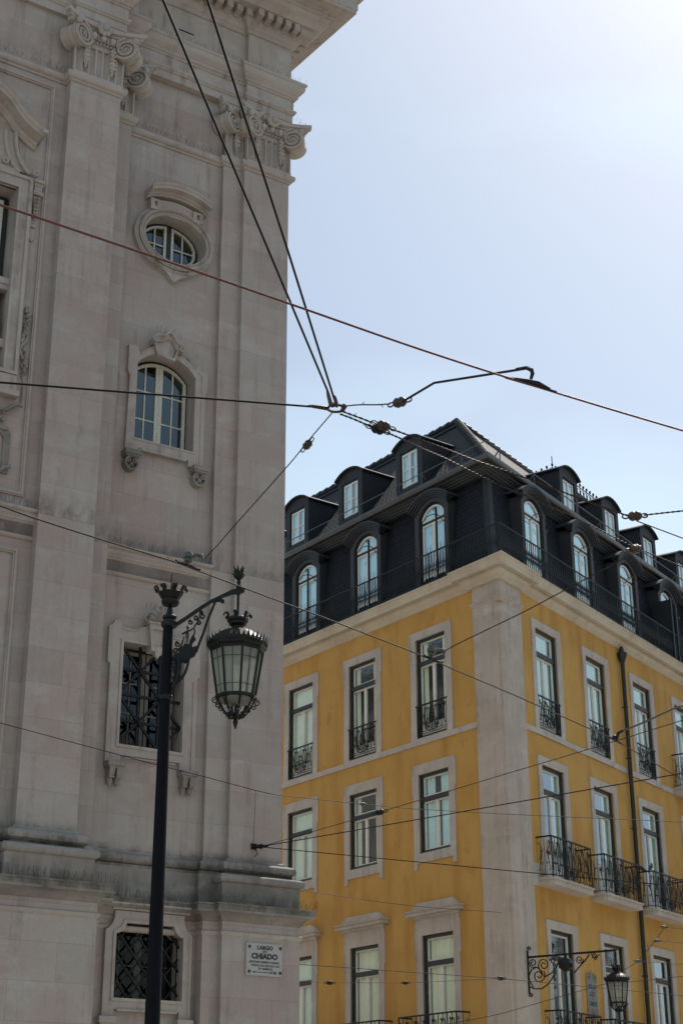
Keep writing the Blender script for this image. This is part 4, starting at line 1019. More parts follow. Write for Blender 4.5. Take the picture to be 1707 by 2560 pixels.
# rows of windows
_used = {}
def place(key, maker, face, u, z, n=0.0, label=None, group=None):
    if key in _used: o = copy_tree(_used[key])
    else: o = maker(); _used[key] = o
    put(o, face, u, z, n)
    if label: o['label'] = label
    elif 'label' in o: del o['label']
    return o
for i, u in enumerate(colsL):
    place(('A', (3, 3, 1, 1)[i]), lambda c=(3.1, 3.1, 1.1, 1.1)[i]: joinery(2*HW, 2.74, .68, .32, c), 'L', u, 12.28, -.02)
    place(('Bc', (2, 3, 1, 1)[i]), lambda c=(2.2, 3.2, 1.2, 1.2)[i]: joinery(2*HW, 2.06, .66, 0, c), 'L', u, 9.25, -.02)
    place(('Cc',), lambda: joinery(2*HW, 3.03, .70, .4, 1.3), 'L', u, 4.15, -.02)
    o = place(('sAL',), lambda: surround(2*HW, 2.74, -1, 'top').build('window_surround', PALE), 'L', u, 12.28)
    place(('sBL',), lambda: surround(2*HW, 2.06, -1, 'mid').build('window_surround', PALE), 'L', u, 9.25)
    place(('sCL',), lambda: surround(2*HW, 3.03, -1, 'low').build('window_surround', PALE), 'L', u, 4.15)
    place(('pCL',), lambda: pediment(2*HW, 3.03).build('window_pediment', PALE), 'L', u, 4.15)
    place(('bal',), balconet, 'L', u, 12.28)
for i, u in enumerate(colsR):
    place(('AR', i % 2), lambda: joinery(2*HW, 2.76, .68, .32, 1.4 if i % 2 else 1.6, GLASSR), 'R', u, 12.27, -.02)
    place(('BR',), lambda: joinery(2*HW, 3.02, .66, .7, 3.4, GLASSR), 'R', u, 8.30, -.02)
    place(('CR',), lambda: joinery(2*HW, 3.03, .66, .4, 0, GLASSR), 'R', u, 4.15, -.02)
    place(('sAR',), lambda: surround(2*HW, 2.76, 1, 'plainR').build('window_surround', PALE), 'R', u, 12.27)
    place(('sBR',), lambda: surround(2*HW, 3.02, 1, 'plainR').build('window_surround', PALE), 'R', u, 8.30)
    place(('sCR',), lambda: surround(2*HW, 3.03, 1, 'plainR').build('window_surround', PALE), 'R', u, 4.15)
    if i < 3: place(('bal',), balconet, 'R', u, 12.27)
    else: place(('balc',), balcony, 'R', u, 12.27)
    place(('balc',), balcony, 'R', u, 8.32)
    place(('balc',), balcony, 'R', u, 4.16)
for u in colsL[:3]: place(('balc',), balcony, 'L', u, 4.16)

# ---------------------------------------------------------------- attic
DR = -.22
def AP(a): return [PL(UL, a), YC(a, a+DR), PR(UR, a+DR)]
m = MB(); m.sweep([T(p) for p in AP(0)], [(-.2, 16.36), (-.2, 16.6), (-.22, 16.62), (-.26, 17.2), (-.33, 18.0), (-.42, 18.6), (-.52, 19.05), (-1.0, 19.1), (-1.0, 16.36)])
# split per face for tile coordinates
DRM = -.12
def slope(face, prof):
    mm = MB(); c0 = []; 
    for a, z in prof:
        c = YC(a, a+DRM)
        if face == 'L': far = PL(UL, a); q = [( -far.dot(dL), -far.dot(nL)), (-c.dot(dL), -c.dot(nL))]
        else: far = PR(UR, a+DRM); q = [(c.dot(dR), -c.dot(nR)), (far.dot(dR), -far.dot(nR))]
        c0.append([(q[0][0], q[0][1], z), (q[1][0], q[1][1], z)])
    vs = [p for r_ in c0 for p in r_]; mm.add(vs, [(2*i, 2*i+1, 2*i+3, 2*i+2) for i in range(len(prof)-1)]); return mm
MP = [(-.20, 16.36), (-.21, 16.6), (-.27, 17.2), (-.34, 18.0), (-.40, 18.6), (-.46, 19.25)]
yb(slope('L', MP), 'mansard_roof', TILE, face='L'); yb(slope('R', MP), 'mansard_roof', TILE, face='R')
m = MB()      # lead corner strip
pts = []
for a, z in MP: c = YC(a+.02, a+.02+DRM); pts.append((c.x, c.y, z))
for i in range(len(pts)-1):
    a, b = pts[i], pts[i+1]
    vs = []
    for p in (a, b):
        P2 = Vector((p[0], p[1])); vs += [(*T(P2+dL*.22), p[2]), (*T(P2), p[2]), (*T(P2+dR*.22), p[2])]
    m.add(vs, [(0, 1, 4, 3), (1, 2, 5, 4)])
yb(m, 'corner_flashing', ZINCD)
# attic cornice and gutter
m = MB(); m.sweep([T(p) for p in AP(0)], [(-.6, 19.12), (-.27, 19.12), (-.26, 19.16), (-.21, 19.165), (-.20, 19.21), (-.16, 19.22), (-.13, 19.26), (-.08, 19.28), (-.07, 19.33), (-.5, 19.40)])
yb(m, 'attic_cornice', ZINC)
m = MB(); m.sweep([T(p) for p in AP(0)], [(-.09, 19.33)]+[(-.02+.095*math.sin(math.radians(a)), 19.42-.095*math.cos(math.radians(a))) for a in range(-30, 91, 20)]+[(.085, 19.47), (.085, 19.485), (.065, 19.485), (.05, 19.45), (-.3, 19.45)])
yb(m, 'gutter', GUT, True)
# upper roof
ax = YC(-3.0, -3.55)
def roof_face(face, col):
    mm = MB()
    e0 = YC(-.05, -.05+DR); far = PL(UL, -.05) if face == 'L' else PR(UR, -.05+DR); rf = PL(UL, -3.0) if face == 'L' else PR(UR, -3.55)
    d, n_ = (dL, nL) if face == 'L' else (dR, nR); s = -1 if face == 'L' else 1
    tr = lambda p, z: (s*p.dot(d), -p.dot(n_), z)
    mm.add([tr(far, 19.44), tr(e0, 19.44), tr(ax, 23.06), tr(rf, 23.06)], [(0, 1, 2, 3)]); return mm
yb(roof_face('L', 0), 'upper_roof', TILE2, face='L'); yb(roof_face('R', 0), 'upper_roof', TILE2, face='R')
m = MB(); q = [PL(UL, -3.0), ax, PR(UR, -3.55)]
m.plan([T(q[0]), T(q[1]), T(q[2]), T(PR(UR, -7)), T(PL(UL, -7))] if False else [T(q[0]), T(q[1]), T(q[2])], 22.9, 23.05)
yb(m, 'roof_top', ZINCD)
e0 = YC(-.05, -.05+DR); A = Vector((e0.x, e0.y, 19.44)); B = Vector((ax.x, ax.y, 23.06)); m = MB(); k = 26
for i in range(k):
    t = (i+.5)/k; p = A.lerp(B, t); d = (B-A).normalized()
    m.lathe(tuple(p-d*.09), [(.085, 0), (.115, .02), (.12, .06), (.095, .20)], 10, 0, tuple(d))
yb(m, 'hip_tiles', ZINCD)
m = MB()
for a, b in ((PL(UL, -3.0), ax), (ax, PR(UR, -3.55))):
    L0 = (b-a).length; k = int(L0/.36)
    for i in range(k):
        p = a.lerp(b, i/k); q2 = a.lerp(b, (i+1.02)/k); m.tube([(p.x, p.y, 23.07), (q2.x, q2.y, 23.09)], [.085, .11], 8)
yb(m, 'ridge_tiles', ZINCD)
m = MB()      # flashing lines below the ridge
for face in 'LR':
    t = .10
    for tt in (.10,):
        if face == 'L': P0 = PL(UL, -3+.3*1); P1 = YC(-2.7, -3.25)
        else: P0 = PR(UR, -3.25); P1 = YC(-2.7, -3.25)
        m.tube([(P0.x, P0.y, 22.74), (P1.x, P1.y, 22.74)], .03, 4)
yb(m, 'roof_flashing', ZINC)
# snow rail with triangular brackets
m = MB(); r0 = [PL(UL, -.06), YC(-.06, -.06+DR), PR(UR, -.06+DR)]
m.tube([(p.x, p.y, 19.92) for p in r0], .016, 6)
for face, us in (('L', (1.35, 3.05, 5.95, 8.7, 11.5)), ('R', (.9, 2.9, 4.6, 7.2, 10.0, 12.9, 15.6, 18.5, 21.5))):
    for u in us:
        a = PL(u, -.06) if face == 'L' else PR(u, -.06+DR); d = dL if face == 'L' else dR; n_ = nL if face == 'L' else nR
        b = a-n_*.30; c_ = a
        m.bar((a.x, a.y, 19.46), (a.x, a.y, 19.93), .03); m.bar((b.x, b.y, 19.60), (a.x, a.y, 19.93), .028)
yb(m, 'snow_rail', GUT)

# big arched dormers ------------------------------------------------------
def big_dormer(face):
    W = .95; y0 = 0.0
    b = MB(); hb = .72
    V = .545; op = [(-V, .26), (V, .26)]+seg_arch(-V, V, 2.26, 2.60, 12)
    out = [(-hb, 0), (hb, 0), (hb, 2.46)]+seg_arch(-hb, hb, 2.46, 2.80, 14)[1:-1]+[(-hb, 2.46)]
    b.slab(out, [op], 0, .14)
    dp = .75
    b.slab([(-hb, 0), (-hb+.06, 0), (-hb+.06, 2.46), (-hb, 2.46)], [], .14, dp); b.slab([(hb-.06, 0), (hb, 0), (hb, 2.46), (hb-.06, 2.46)], [], .14, dp)
    o = b.build('dormer', ZINC, None)
    r_ = MB()
    for k_, (e, y1, y2, zz) in enumerate(((.0, -.05, .1, .0), (.06, -.09, .1, .05), (.12, -.13, .12, .10), (.18, -.16, dp, .15))):
        o1 = seg_arch(-hb-e, hb+e, 2.43+zz, 2.78+zz, 16); i1 = seg_arch(-hb-e, hb+e, 2.44+zz-.02*k_, 2.80+zz-.01, 16)
        i1 = [(x, z-.06) for x, z in o1]
        r_.slab(o1+i1[::-1], [], y1, y2)
    r_.build('dormer_roof', ZINC, o)
    j = MB(); h = .525
    j.slab([(-h-.03, .25), (h+.03, .25)]+seg_arch(-h-.03, h+.03, 2.26, 2.61, 12), [[(-h+.06, .34), (h-.06, .34), (h-.06, 2.02), (-h+.06, 2.02)], [(-h+.06, 2.12), (h-.06, 2.12)]+seg_arch(-h+.06, h-.06, 2.22, 2.51, 12)], .09, .16)
    w_ = j.build('window', DGRN, o)
    s = MB(); t = .045
    def ring(x0, x1, z0, z1): s.slab([(x0, z0), (x1, z0), (x1, z1), (x0, z1)], [[(x0+t, z0+t), (x1-t, z0+t), (x1-t, z1-t), (x0+t, z1-t)]], .085, .125)
    ring(-h+.05, -.003, .33, 2.03); ring(.003, h-.05, .33, 2.03)
    s.box(-h+.09, -.05, .09, .12, .37, .62); s.box(.05, h-.09, .09, .12, .37, .62)
    s.slab([(-h+.05, 2.11), (h-.05, 2.11)]+seg_arch(-h+.05, h-.05, 2.235, 2.53, 12), [[(-h+.05+t, 2.11+t), (h-.05-t, 2.11+t)]+seg_arch(-h+.05+t, h-.05-t, 2.235, 2.53-t, 12)], .075, .125)
    s.build('sash', WHT, w_)
    p = MB(); p.sheet([(-h+.04, .34), (h-.04, .34)]+seg_arch(-h+.04, h-.04, 2.24, 2.52, 12), .110); p.build('pane', GLASSR, w_)
    c = MB(); q = random.Random(5)
    for a, c_ in ((-h+.04, -.02), (.0, h-.04)):
        n = 18; f = [(a+(c_-a)*i/n, .165+.02*math.sin((a+(c_-a)*i/n)*42)) for i in range(n+1)]
        c.add([(x, y, .3) for x, y in f]+[(x, y, 2.5) for x, y in f], [(i, i+1, i+n+2, i+n+1) for i in range(n)])
    c.build('curtain', CURTB, w_, True)
    bk = MB(); bk.box(-h-.1, h+.1, .50, .52, .1, 2.55); bk.build('shade_backing', DARK, w_)  # added dark sheet painting the unlit room behind the pane
    return o
for u in colsL: place(('bd',), lambda: big_dormer('L'), 'L', u, 16.36, -.14)
for u in colsR: place(('bd',), lambda: big_dormer('L'), 'R', u, 16.36, -.14)
# small upper dormers
def small_dormer():
    hb = .60; b = MB(); W = .66; z0, z1 = .50, 1.54
    op = [(-W/2-.07, z0-.07), (W/2+.07, z0-.07), (W/2+.07, z1+.07), (-W/2-.07, z1+.07)]
    out = [(-hb, 0), (hb, 0), (hb, 1.80)]+seg_arch(-hb, hb, 1.80, 2.0, 12)[1:-1]+[(-hb, 1.80)]
    b.slab(out, [op], 0, .08)
    L0 = 1.75
    b.slab([(-hb, .0), (-hb+.05, 0), (-hb+.05, 1.82), (-hb, 1.80)], [], .08, L0); b.slab([(hb-.05, 0), (hb, 0), (hb, 1.80), (hb-.05, 1.82)], [], .08, L0)
    o = b.build('dormer', ZINCD, None)
    r_ = MB(); o1 = seg_arch(-hb-.08, hb+.08, 1.80, 2.03, 14); r_.slab(o1+[(x, z-.045) for x, z in o1[::-1]], [], -.10, L0+.15)
    r_.build('dormer_roof', ZINCD, o)
    w_ = MB(); w_.slab(op, [[(-W/2, z0), (W/2, z0), (W/2, z1), (-W/2, z1)]], .03, .09); wo2 = w_.build('window', DGRN, o)
    s = MB(); t = .045
    for x0, x1 in ((-W/2, -.002), (.002, W/2)):
        s.slab([(x0, z0), (x1, z0), (x1, z1), (x0, z1)], [[(x0+t, z0+t), (x1-t, z0+t), (x1-t, z1-t), (x0+t, z1-t)]], .03, .07)
        s.box(x0+.02, x1-.02, .036, .066, (z0+z1)/2-.012, (z0+z1)/2+.012)
    s.build('sash', WHT, wo2)
    p = MB(); p.sheet([(-W/2, z0), (W/2, z0), (W/2, z1), (-W/2, z1)], .055); p.build('pane', GLASSR, wo2)
    c = MB(); c.box(-W/2-.05, .02, .10, .105, z0, z1); c.box(.12, W/2+.05, .10, .105, z0, z1); c.build('curtain', CURTB, wo2)
    bk = MB(); bk.box(-hb+.06, hb-.06, .45, .47, .3, 1.75); bk.build('shade_backing', DARK, wo2)  # added dark sheet, shade of the small room put into its colour
    return o
for u in (3.90, 6.71, 9.46, 12.25): place(('sd',), small_dormer, 'L', u, 19.42, -.30)
for u in (6.13, 9.02, 11.92, 14.8, 17.7, 20.6): place(('sd',), small_dormer, 'R', u, 19.40, -.75)

# attic railing -------------------------------------------------------------
def railing(L0, skip0):
    b = MB(); zt = .86; n = int(L0/.118)
    b.tube([(0, 0, zt), (L0, 0, zt)], .024, 5); b.tube([(0, 0, .05), (L0, 0, .05)], .014, 4)
    b.tube([(0, 0, .62), (L0, 0, .62)], .006, 3) if False else None
    for i in range(n+1):
        x = L0*i/n
        b.tube([(x, 0, 0 if i % 12 == 0 else .05), (x, 0, zt)], .018 if i % 12 == 0 else .0105, 4)
        b.ball((x, 0, .75), .016, 4, 1.3)
        if i < n:
            x1 = L0*(i+1)/n; xm = (x+x1)/2
            b.tube([(x, 0, .28), (xm, 0, .40), (x, 0, .52)], .0075, 3); b.tube([(x1, 0, .28), (xm, 0, .40), (x1, 0, .52)], .0075, 3)
            b.tube([(x, 0, .36), (x1, 0, .36)], .006, 3); b.tube([(x, 0, .44), (x1, 0, .44)], .006, 3)
            b.lathe((xm, 0, .40), [(.003, .0), (.017, .10), (.003, .19)], 4); b.lathe((xm, 0, .40), [(.003, .0), (.017, -.10), (.003, -.19)], 4)
    return b
rc = YC(.30, .30)
off = -rc.dot(dL)      # distance from the corner origin along the face
b = railing(UL+off, 0); yb(b, 'terrace_railing', IRONG).location = (rc.x, rc.y, 16.34)
o = kids(Y)[-1]
o = [k for k in kids(Y) if k.name.startswith('terrace_railing')][0]; o.rotation_euler = (0, 0, math.atan2(dL.y, dL.x))
b = railing(UR+rc.dot(dR)*-1, 0); o = yb(b, 'terrace_railing', IRONG); o.location = (rc.x, rc.y, 16.34); o.rotation_euler = (0, 0, ROTR)
# posts with curled heads in front of the dormer windows
def awning(post):
    b = MB()
    if post:
        px = .78     # the post stands at the railing, off the dormer axis
        b.bar((px, -.46, 0), (px, -.46, 2.08), .042); b.tube([(px, -.46, 2.05), (px-.06, -.46, 2.10), (px-.11, -.46, 2.07), (px-.09, -.46, 2.02)], .014, 4)
    pts = [(.42*math.cos(math.radians(a))+.12, -.05-.10*math.sin(math.radians(a)), 1.92+.22*math.sin(math.radians(a))) for a in range(0, 181, 15)]
    b.tube(pts, .013, 4)
    b.tube([(.54, -.05, 1.92), (.62, -.06, 1.84), (.66, -.05, 1.86)], .012, 4); b.tube([(-.30, -.05, 1.92), (-.38, -.06, 1.84), (-.42, -.05, 1.86)], .012, 4)
    return b.build('curled_bracket', IRON, None)
for u in colsL: place(('aw1',), lambda: awning(True), 'L', u, 16.34, -.12)
for u in colsR: place(('aw0',), lambda: awning(False), 'R', u, 16.34, -.12)
# screen dividing the terrace on the right
b = MB(); b.box(-.03, .03, -.30, .30, 0, 1.95); b.box(-.05, .05, -.34, -.29, 0, 2.0); b.box(.3, .36, -.34, .3, 0, 1.9)
place(('scr',), lambda: b.build('terrace_screen', ZINCD), 'R', 10.75, 16.36, 0)
# downpipe
b = MB(); b.lathe((0, -.11, 0), [(.06, 0), (.06, 15.35), (.085, 15.40), (.10, 15.46), (.13, 15.52), (.15, 15.60), (.15, 15.66), (.09, 15.68), (.06, 15.80), (.03, 15.86)], 12)
for zz in (1, 4, 6.5, 9.1, 10.5, 12.5, 14): b.lathe((0, -.11, zz), [(.06, 0), (.075, .01), (.075, .05), (.06, .06)], 12); b.box(-.02, .02, -.06, 0, zz+.02, zz+.04)
place(('pipe',), lambda: b.build('drainpipe', DGRN, None, True), 'R', 7.18, 0, 0)

# name plaque between the right-hand windows
b = MB(); b.slab([(-.29, -.32), (.29, -.32), (.29, .36), (-.29, .36)], [], -.02, 0)
pq = b.build('street_plaque', PLATE2, None)
place_on(pq, YO, ROTR, 4.0, -.002, 5.74)
tag(pq, 'small ornate white street plaque between two windows, reading PRAÇA LUIZ DE CAMÕES', 'street sign')
b = MB(); b.slab([(-.29, .36), (.29, .36), (.31, .52), (.2, .58), (.12, .55), (0, .62), (-.12, .55), (-.2, .58), (-.31, .52)], [], -.025, 0)
for sx in (-1, 1): b.tube(XZ(spiral(sx*.15, .47, .07, .015, 90, 1.3*sx), -.03), .012, 4)
b.build('carved_surround', GRIME, pq); b = MB(); b.slab([(-.29, -.32), (.29, -.32), (.31, -.45), (.24, -.56), (-.24, -.56), (-.31, -.45)], [], -.025, 0); b.tube(XZ(spiral(0, -.44, .07, .015, 90, 1.4), -.03), .012, 4)
b.build('carved_surround', GRIME, pq)
text('PRAÇA', .15, 0, .24, -.0215, pq, INK, sx=.9); text('LUIZ', .17, 0, .06, -.0215, pq, INK, sx=.9); text('DE', .06, 0, -.05, -.0215, pq, INK); text('CAMÕES', .15, 0, -.18, -.0215, pq, INK, sx=.78)
# ------------------------------------------------------------------ roof cresting on the building behind
CB = Vector((YO.x, YO.y))+PR(15.9, -6.0)
t_ = empty('rear_building', (CB.x, CB.y, 0), 0, 'dark flat-topped roof tower with iron cresting, just above the slate ridge', 'building')
b = MB(); bk = [Vector((0, 0)), dL*3.2, dL*3.2+dR*5.0, dR*5.0]; b.plan([T(p) for p in bk], 0, 25.9); b.build('tower_wall', ZINCD, t_)
b = MB(); b.sweep([T(dL*3.2), (0, 0), T(dR*5)], [(-.1, 25.75), (.12, 25.8), (.16, 25.95), (-.1, 26.0)]); b.build('roof_edge', ZINC, t_)
b = MB()
for d, L0 in ((dL, 3.2), (dR, 5.0)):
    n = int(L0/.28)
    for zz in (26.0, 26.38): b.tube([(0, 0, zz), (d.x*L0, d.y*L0, zz)], .02, 4)
    for i in range(n+1):
        p = d*(L0*i/n); b.tube([(p.x, p.y, 25.95), (p.x, p.y, 26.55)], .016, 4); b.ball((p.x, p.y, 26.5), .045, 4, 1.6)
        if i < n:
            c_ = d*(L0*(i+.5)/n); b.tube([(c_.x+d.x*.1*math.cos(a), c_.y+d.y*.1*math.cos(a), 26.2+.12*math.sin(a)) for a in [2*PI*k/8 for k in range(8)]], .014, 3, True)
b.tube([(0, 0, 25.9), (0, 0, 26.85)], .018, 5)
b.build('roof_cresting', IRON, t_)

# ------------------------------------------------------------------ building across the side street (seen in the window reflections)
NBP = Vector((YO.x, YO.y))+dR*0+nR*17.0
nb = empty('facing_building', (NBP.x, NBP.y, 0), ROTR, 'pale rendered building with red tiled roof across the side street, right of the frame', 'building')
b = MB(); b.box(4, 46, -14, 0, 0, 15.5); b.build('wall', FACING, nb)
b = MB(); b.add([(3.6, .5, 15.4), (46.4, .5, 15.4), (46.4, -6, 19.5), (3.6, -6, 19.5), (3.6, -14.4, 15.4), (46.4, -14.4, 15.4)], [(0, 1, 2, 3), (3, 2, 5, 4), (0, 3, 4), (1, 5, 2), (0, 4, 5, 1)]); b.build('roof', RED, nb)
proto = None
for i in range(11):
    for zz in (2.2, 5.9, 9.6, 12.6):
        if proto is None:
            w1 = MB(); w1.slab([(-.8, -.2), (.8, -.2), (.8, 2.5), (-.8, 2.5)], [[(-.55, 0), (.55, 0), (.55, 2.2), (-.55, 2.2)]], 0, .06); proto = w1.build('window', WHT, nb)
            p1 = MB(); p1.box(-.55, .55, .01, .02, 0, 2.2); p1.build('pane', DARK, proto); o = proto
        else: o = copy_tree(proto, nb)
        o.location = (6+i*3.7, 0, zz)

# ------------------------------------------------------------------ block across the square, behind the camera (bounces light, shows in the lower panes)
n2 = empty('square_building', (17, -5, 0), CH_ROT+PI, 'cream building closing the square, behind and right of the camera', 'building')
b = MB(); b.box(-22, 22, 0, 12, 0, 15); b.build('wall', PLAIN_WALL, n2)
b = MB(); b.add([(-22.4, -.5, 14.9), (22.4, -.5, 14.9), (22.4, 6, 18.4), (-22.4, 6, 18.4), (-22.4, 12.5, 14.9), (22.4, 12.5, 14.9)], [(0, 1, 2, 3), (3, 2, 5, 4), (0, 3, 4), (1, 5, 2), (0, 4, 5, 1)]); b.build('roof', RED, n2)
for i in range(11):
    for zz in (1.6, 5.2, 8.8, 12.0): o = copy_tree(proto, n2); o.location = (-20+i*4, -.01, zz)

# ------------------------------------------------------------------ lanterns
def lantern(parent, sc=1.0):
    """octagonal hanging lantern, top of the rod at z=0, parts parented to parent"""
    ph = math.radians(9+0-90)
    def at8(r, z, i): a = ph+2*PI*i/8; return (r*math.cos(a), r*math.sin(a), z)
    M = Matrix.Scale(sc, 4)
    def bd(mb, n_, mt, sm=False, par=None):
        mb.v = [tuple(Vector(v)*sc) for v in mb.v]; return mb.build(n_, mt, par or parent, sm)
    b = MB(); b.lathe((0, 0, 0), [(.014, -.26), (.014, 0)], 8); bd(b, 'hanging_rod', IRON)
    b = MB()
    b.lathe((0, 0, 0), [(.30, -.545), (.29, -.52), (.24, -.47), (.17, -.42), (.10, -.395), (.058, -.375), (.055, -.355), (.085, -.335), (.092, -.31), (.10, -.27)], 16)
    b.lathe((0, 0, 0), [(.262, -.60), (.30, -.58), (.305, -.545), (.29, -.53)], 8, ph)
    cap = bd(b, 'canopy', IRON)
    b = MB()      # pierced crown
    for i in range(6):
        a = 2*PI*i/6+.3; c, s = math.cos(a), math.sin(a); tx, ty = -s, c
        pts = [(.098, -.28), (.105, -.235), (.118, -.215), (.140, -.222), (.148, -.245)]
        for k in range(len(pts)-1):
            (r0, z0), (r1, z1) = pts[k], pts[k+1]; w0 = .022
            b.add([(r0*c-tx*w0, r0*s-ty*w0, z0), (r0*c+tx*w0, r0*s+ty*w0, z0), (r1*c+tx*w0, r1*s+ty*w0, z1), (r1*c-tx*w0, r1*s-ty*w0, z1),
                   ((r0-.008)*c-tx*w0, (r0-.008)*s-ty*w0, z0-.004), ((r0-.008)*c+tx*w0, (r0-.008)*s+ty*w0, z0-.004), ((r1-.008)*c+tx*w0, (r1-.008)*s+ty*w0, z1-.004), ((r1-.008)*c-tx*w0, (r1-.008)*s-ty*w0, z1-.004)],
                  [(0,1,2,3), (4,5,6,7), (0,1,5,4), (1,2,6,5), (2,3,7,6), (3,0,4,7)])
    b.lathe((0, 0, 0), [(.094, -.31), (.106, -.30), (.106, -.275), (.098, -.265)], 16)
    bd(b, 'crown', IRON, par=cap)
    b = MB(); n = 40   # leaf cresting
    for i in range(n):
        a = 2*PI*i/n; c, s = math.cos(a), math.sin(a); tx, ty = -s*.017, c*.017; r = .298; hh = .062 if i % 2 else .078
        b.add([(r*c-tx, r*s-ty, -.56), (r*c+tx, r*s+ty, -.56), ((r+.004)*c-tx*1.2, (r+.004)*s-ty*1.2, -.535), ((r+.004)*c+tx*1.2, (r+.004)*s+ty*1.2, -.535), ((r+.022)*c, (r+.022)*s, -.545+hh),
               ((r-.008)*c, (r-.008)*s, -.55)], [(0, 1, 3, 2), (2, 3, 4), (0, 5, 1), (0, 2, 5), (1, 5, 3), (2, 4, 5), (3, 5, 4)])
    bd(b, 'leaf_cresting', IRON, par=cap)
    b = MB(); rt, rb, zt, zb = .262, .188, -.60, -1.075
    for i in range(8):
        b.tube([at8(rt, zt, i), at8(rb, zb, i)], .015, 4)
        p0 = at8(rt, zt, i); p1 = at8(rb, zb, i); q0 = at8(rt, zt, i+1); q1 = at8(rb, zb, i+1)
        f = lambda A, B_, t: tuple(Vector(A).lerp(Vector(B_), t))
        b.tube([f(p0, q0, .5), f(p1, q1, .5)], .0035, 3)
        for t in (.24, .80): b.tube([f(p0, p1, t), f(q0, q1, t)], .0035, 3)
    b.lathe((0, 0, 0), [(.17, -1.06), (.205, -1.065), (.205, -1.09), (.17, -1.10)], 8, ph)
    b.lathe((0, 0, 0), [(.235, -.60), (.268, -.60), (.268, -.625), (.235, -.625)], 8, ph)
    bd(b, 'lantern_frame', IRON)
    for i in range(8):
        g_ = MB(); a0, a1, b0, b1 = at8(rt-.008, zt, i), at8(rt-.008, zt, i+1), at8(rb-.008, zb, i), at8(rb-.008, zb, i+1)
        g_.add([a0, a1, b1, b0], [(0, 1, 2, 3)]); bd(g_, 'glass_pane', MILK)
    g_ = MB(); g_.lathe((0, 0, 0), [(.175, -1.085), (.165, -1.11), (.13, -1.135), (.07, -1.15), (.02, -1.153)], 16); bd(g_, 'glass_bowl', MILK, True)
    b = MB(); b.lathe((0, 0, 0), [(.05, -.62), (.055, -.70), (.06, -.72), (.04, -.74)], 10); bd(b, 'lamp_holder', WHT)
    b = MB()      # tail of scrolls
    for i in range(8):
        a = ph+2*PI*i/8; c, s = math.cos(a), math.sin(a)
        rz = [(.190, -1.08), (.155, -1.16), (.115, -1.225), (.075, -1.275), (.035, -1.285), (.018, -1.26)]
        b.tube([(r*c, r*s, z) for r, z in rz], [.010, .011, .010, .009, .008, .006], 4)
        b.tube([(r*c, r*s, z) for r, z in spiral(.205, -1.12, .034, .008, 100, -1.3, 12)], .007, 4)
        b.tube([(r*c, r*s, z) for r, z in spiral(.175, -1.165, .026, .007, 60, -1.2, 10)], .006, 4)
        b.ball((.13*c, .13*s, -1.205), .018, 5); b.ball((.075*c, .075*s, -1.245), .022, 5)
        if i % 2 == 0: b.tube([(.03*c, .03*s, -1.21), (.05*c, .05*s, -1.18), (.02*c, .02*s, -1.15)], .006, 4)
    b.lathe((0, 0, 0), [(.012, -1.16), (.014, -1.22), (.034, -1.25), (.036, -1.275), (.014, -1.295), (.028, -1.315), (.020, -1.35), (.006, -1.39)], 8)
    bd(b, 'scroll_tail', IRON)

# ------------------------------------------------------------------ lamp post
LB = Vector((-1.7048, 14.9028, 0)); lrot = math.radians(6.526)
lp = empty('street_lamp', LB, lrot, 'tall black iron lamp post with a hanging lantern, in front of the church', 'street lamp')
def lb(mb, name, mat=IRON, sm=False, parent=None): return mb.build(name, mat, parent or lp, sm)
b = MB(); b.lathe((0, 0, 0), [(.22, 0), (.22, .25), (.17, .3), (.16, .7), (.13, .8), (.12, 1.0), (.088, 1.1), (.070, 2.85), (.049, 6.50), (.047, 6.60)], 24); lb(b, 'post', POLE, True)
b = MB()
b.lathe((.010, 0, 0), [(.05, 6.565), (.075, 6.575), (.082, 6.60), (.082, 6.62), (.06, 6.63), (.055, 6.655), (.068, 6.66), (.072, 6.68), (.060, 6.69), (.040, 6.70), (.020, 6.78), (.018, 6.805)], 16)
b.lathe((.01, 0, 0), [(.05, 5.83), (.062, 5.84), (.065, 5.87), (.052, 5.885)], 16); lb(b, 'collar', IRON, True)
b = MB()
b.lathe((.012, 0, 0), [(.02, 6.795), (.075, 6.80), (.090, 6.825), (.088, 6.85), (.082, 6.86), (.10, 6.88), (.125, 6.925), (.122, 6.928), (.095, 6.88), (.02, 6.87)], 20)
for i in range(8):
    a = 2*PI*i/8+.25; c, s = math.cos(a), math.sin(a); tx, ty = -s*.024, c*.024
    pts = [(.118, 6.915), (.135, 6.965), (.150, 6.985), (.168, 6.978), (.166, 6.955), (.155, 6.95)]
    for k in range(len(pts)-1):
        (r0, z0), (r1, z1) = pts[k], pts[k+1]; q0 = r0-.007; q1 = r1-.007
        b.add([(.012+r0*c-tx, r0*s-ty, z0), (.012+r0*c+tx, r0*s+ty, z0), (.012+r1*c+tx, r1*s+ty, z1), (.012+r1*c-tx, r1*s-ty, z1), (.012+q0*c-tx, q0*s-ty, z0-.005), (.012+q0*c+tx, q0*s+ty, z0-.005), (.012+q1*c+tx, q1*s+ty, z1-.005), (.012+q1*c-tx, q1*s-ty, z1-.005)], [(0,1,2,3), (4,5,6,7), (0,1,5,4), (1,2,6,5), (2,3,7,6), (3,0,4,7)])
b.tube([(.012, 0, 6.86), (.014, 0, 7.125)], .006, 5)
lb(b, 'crown_finial')
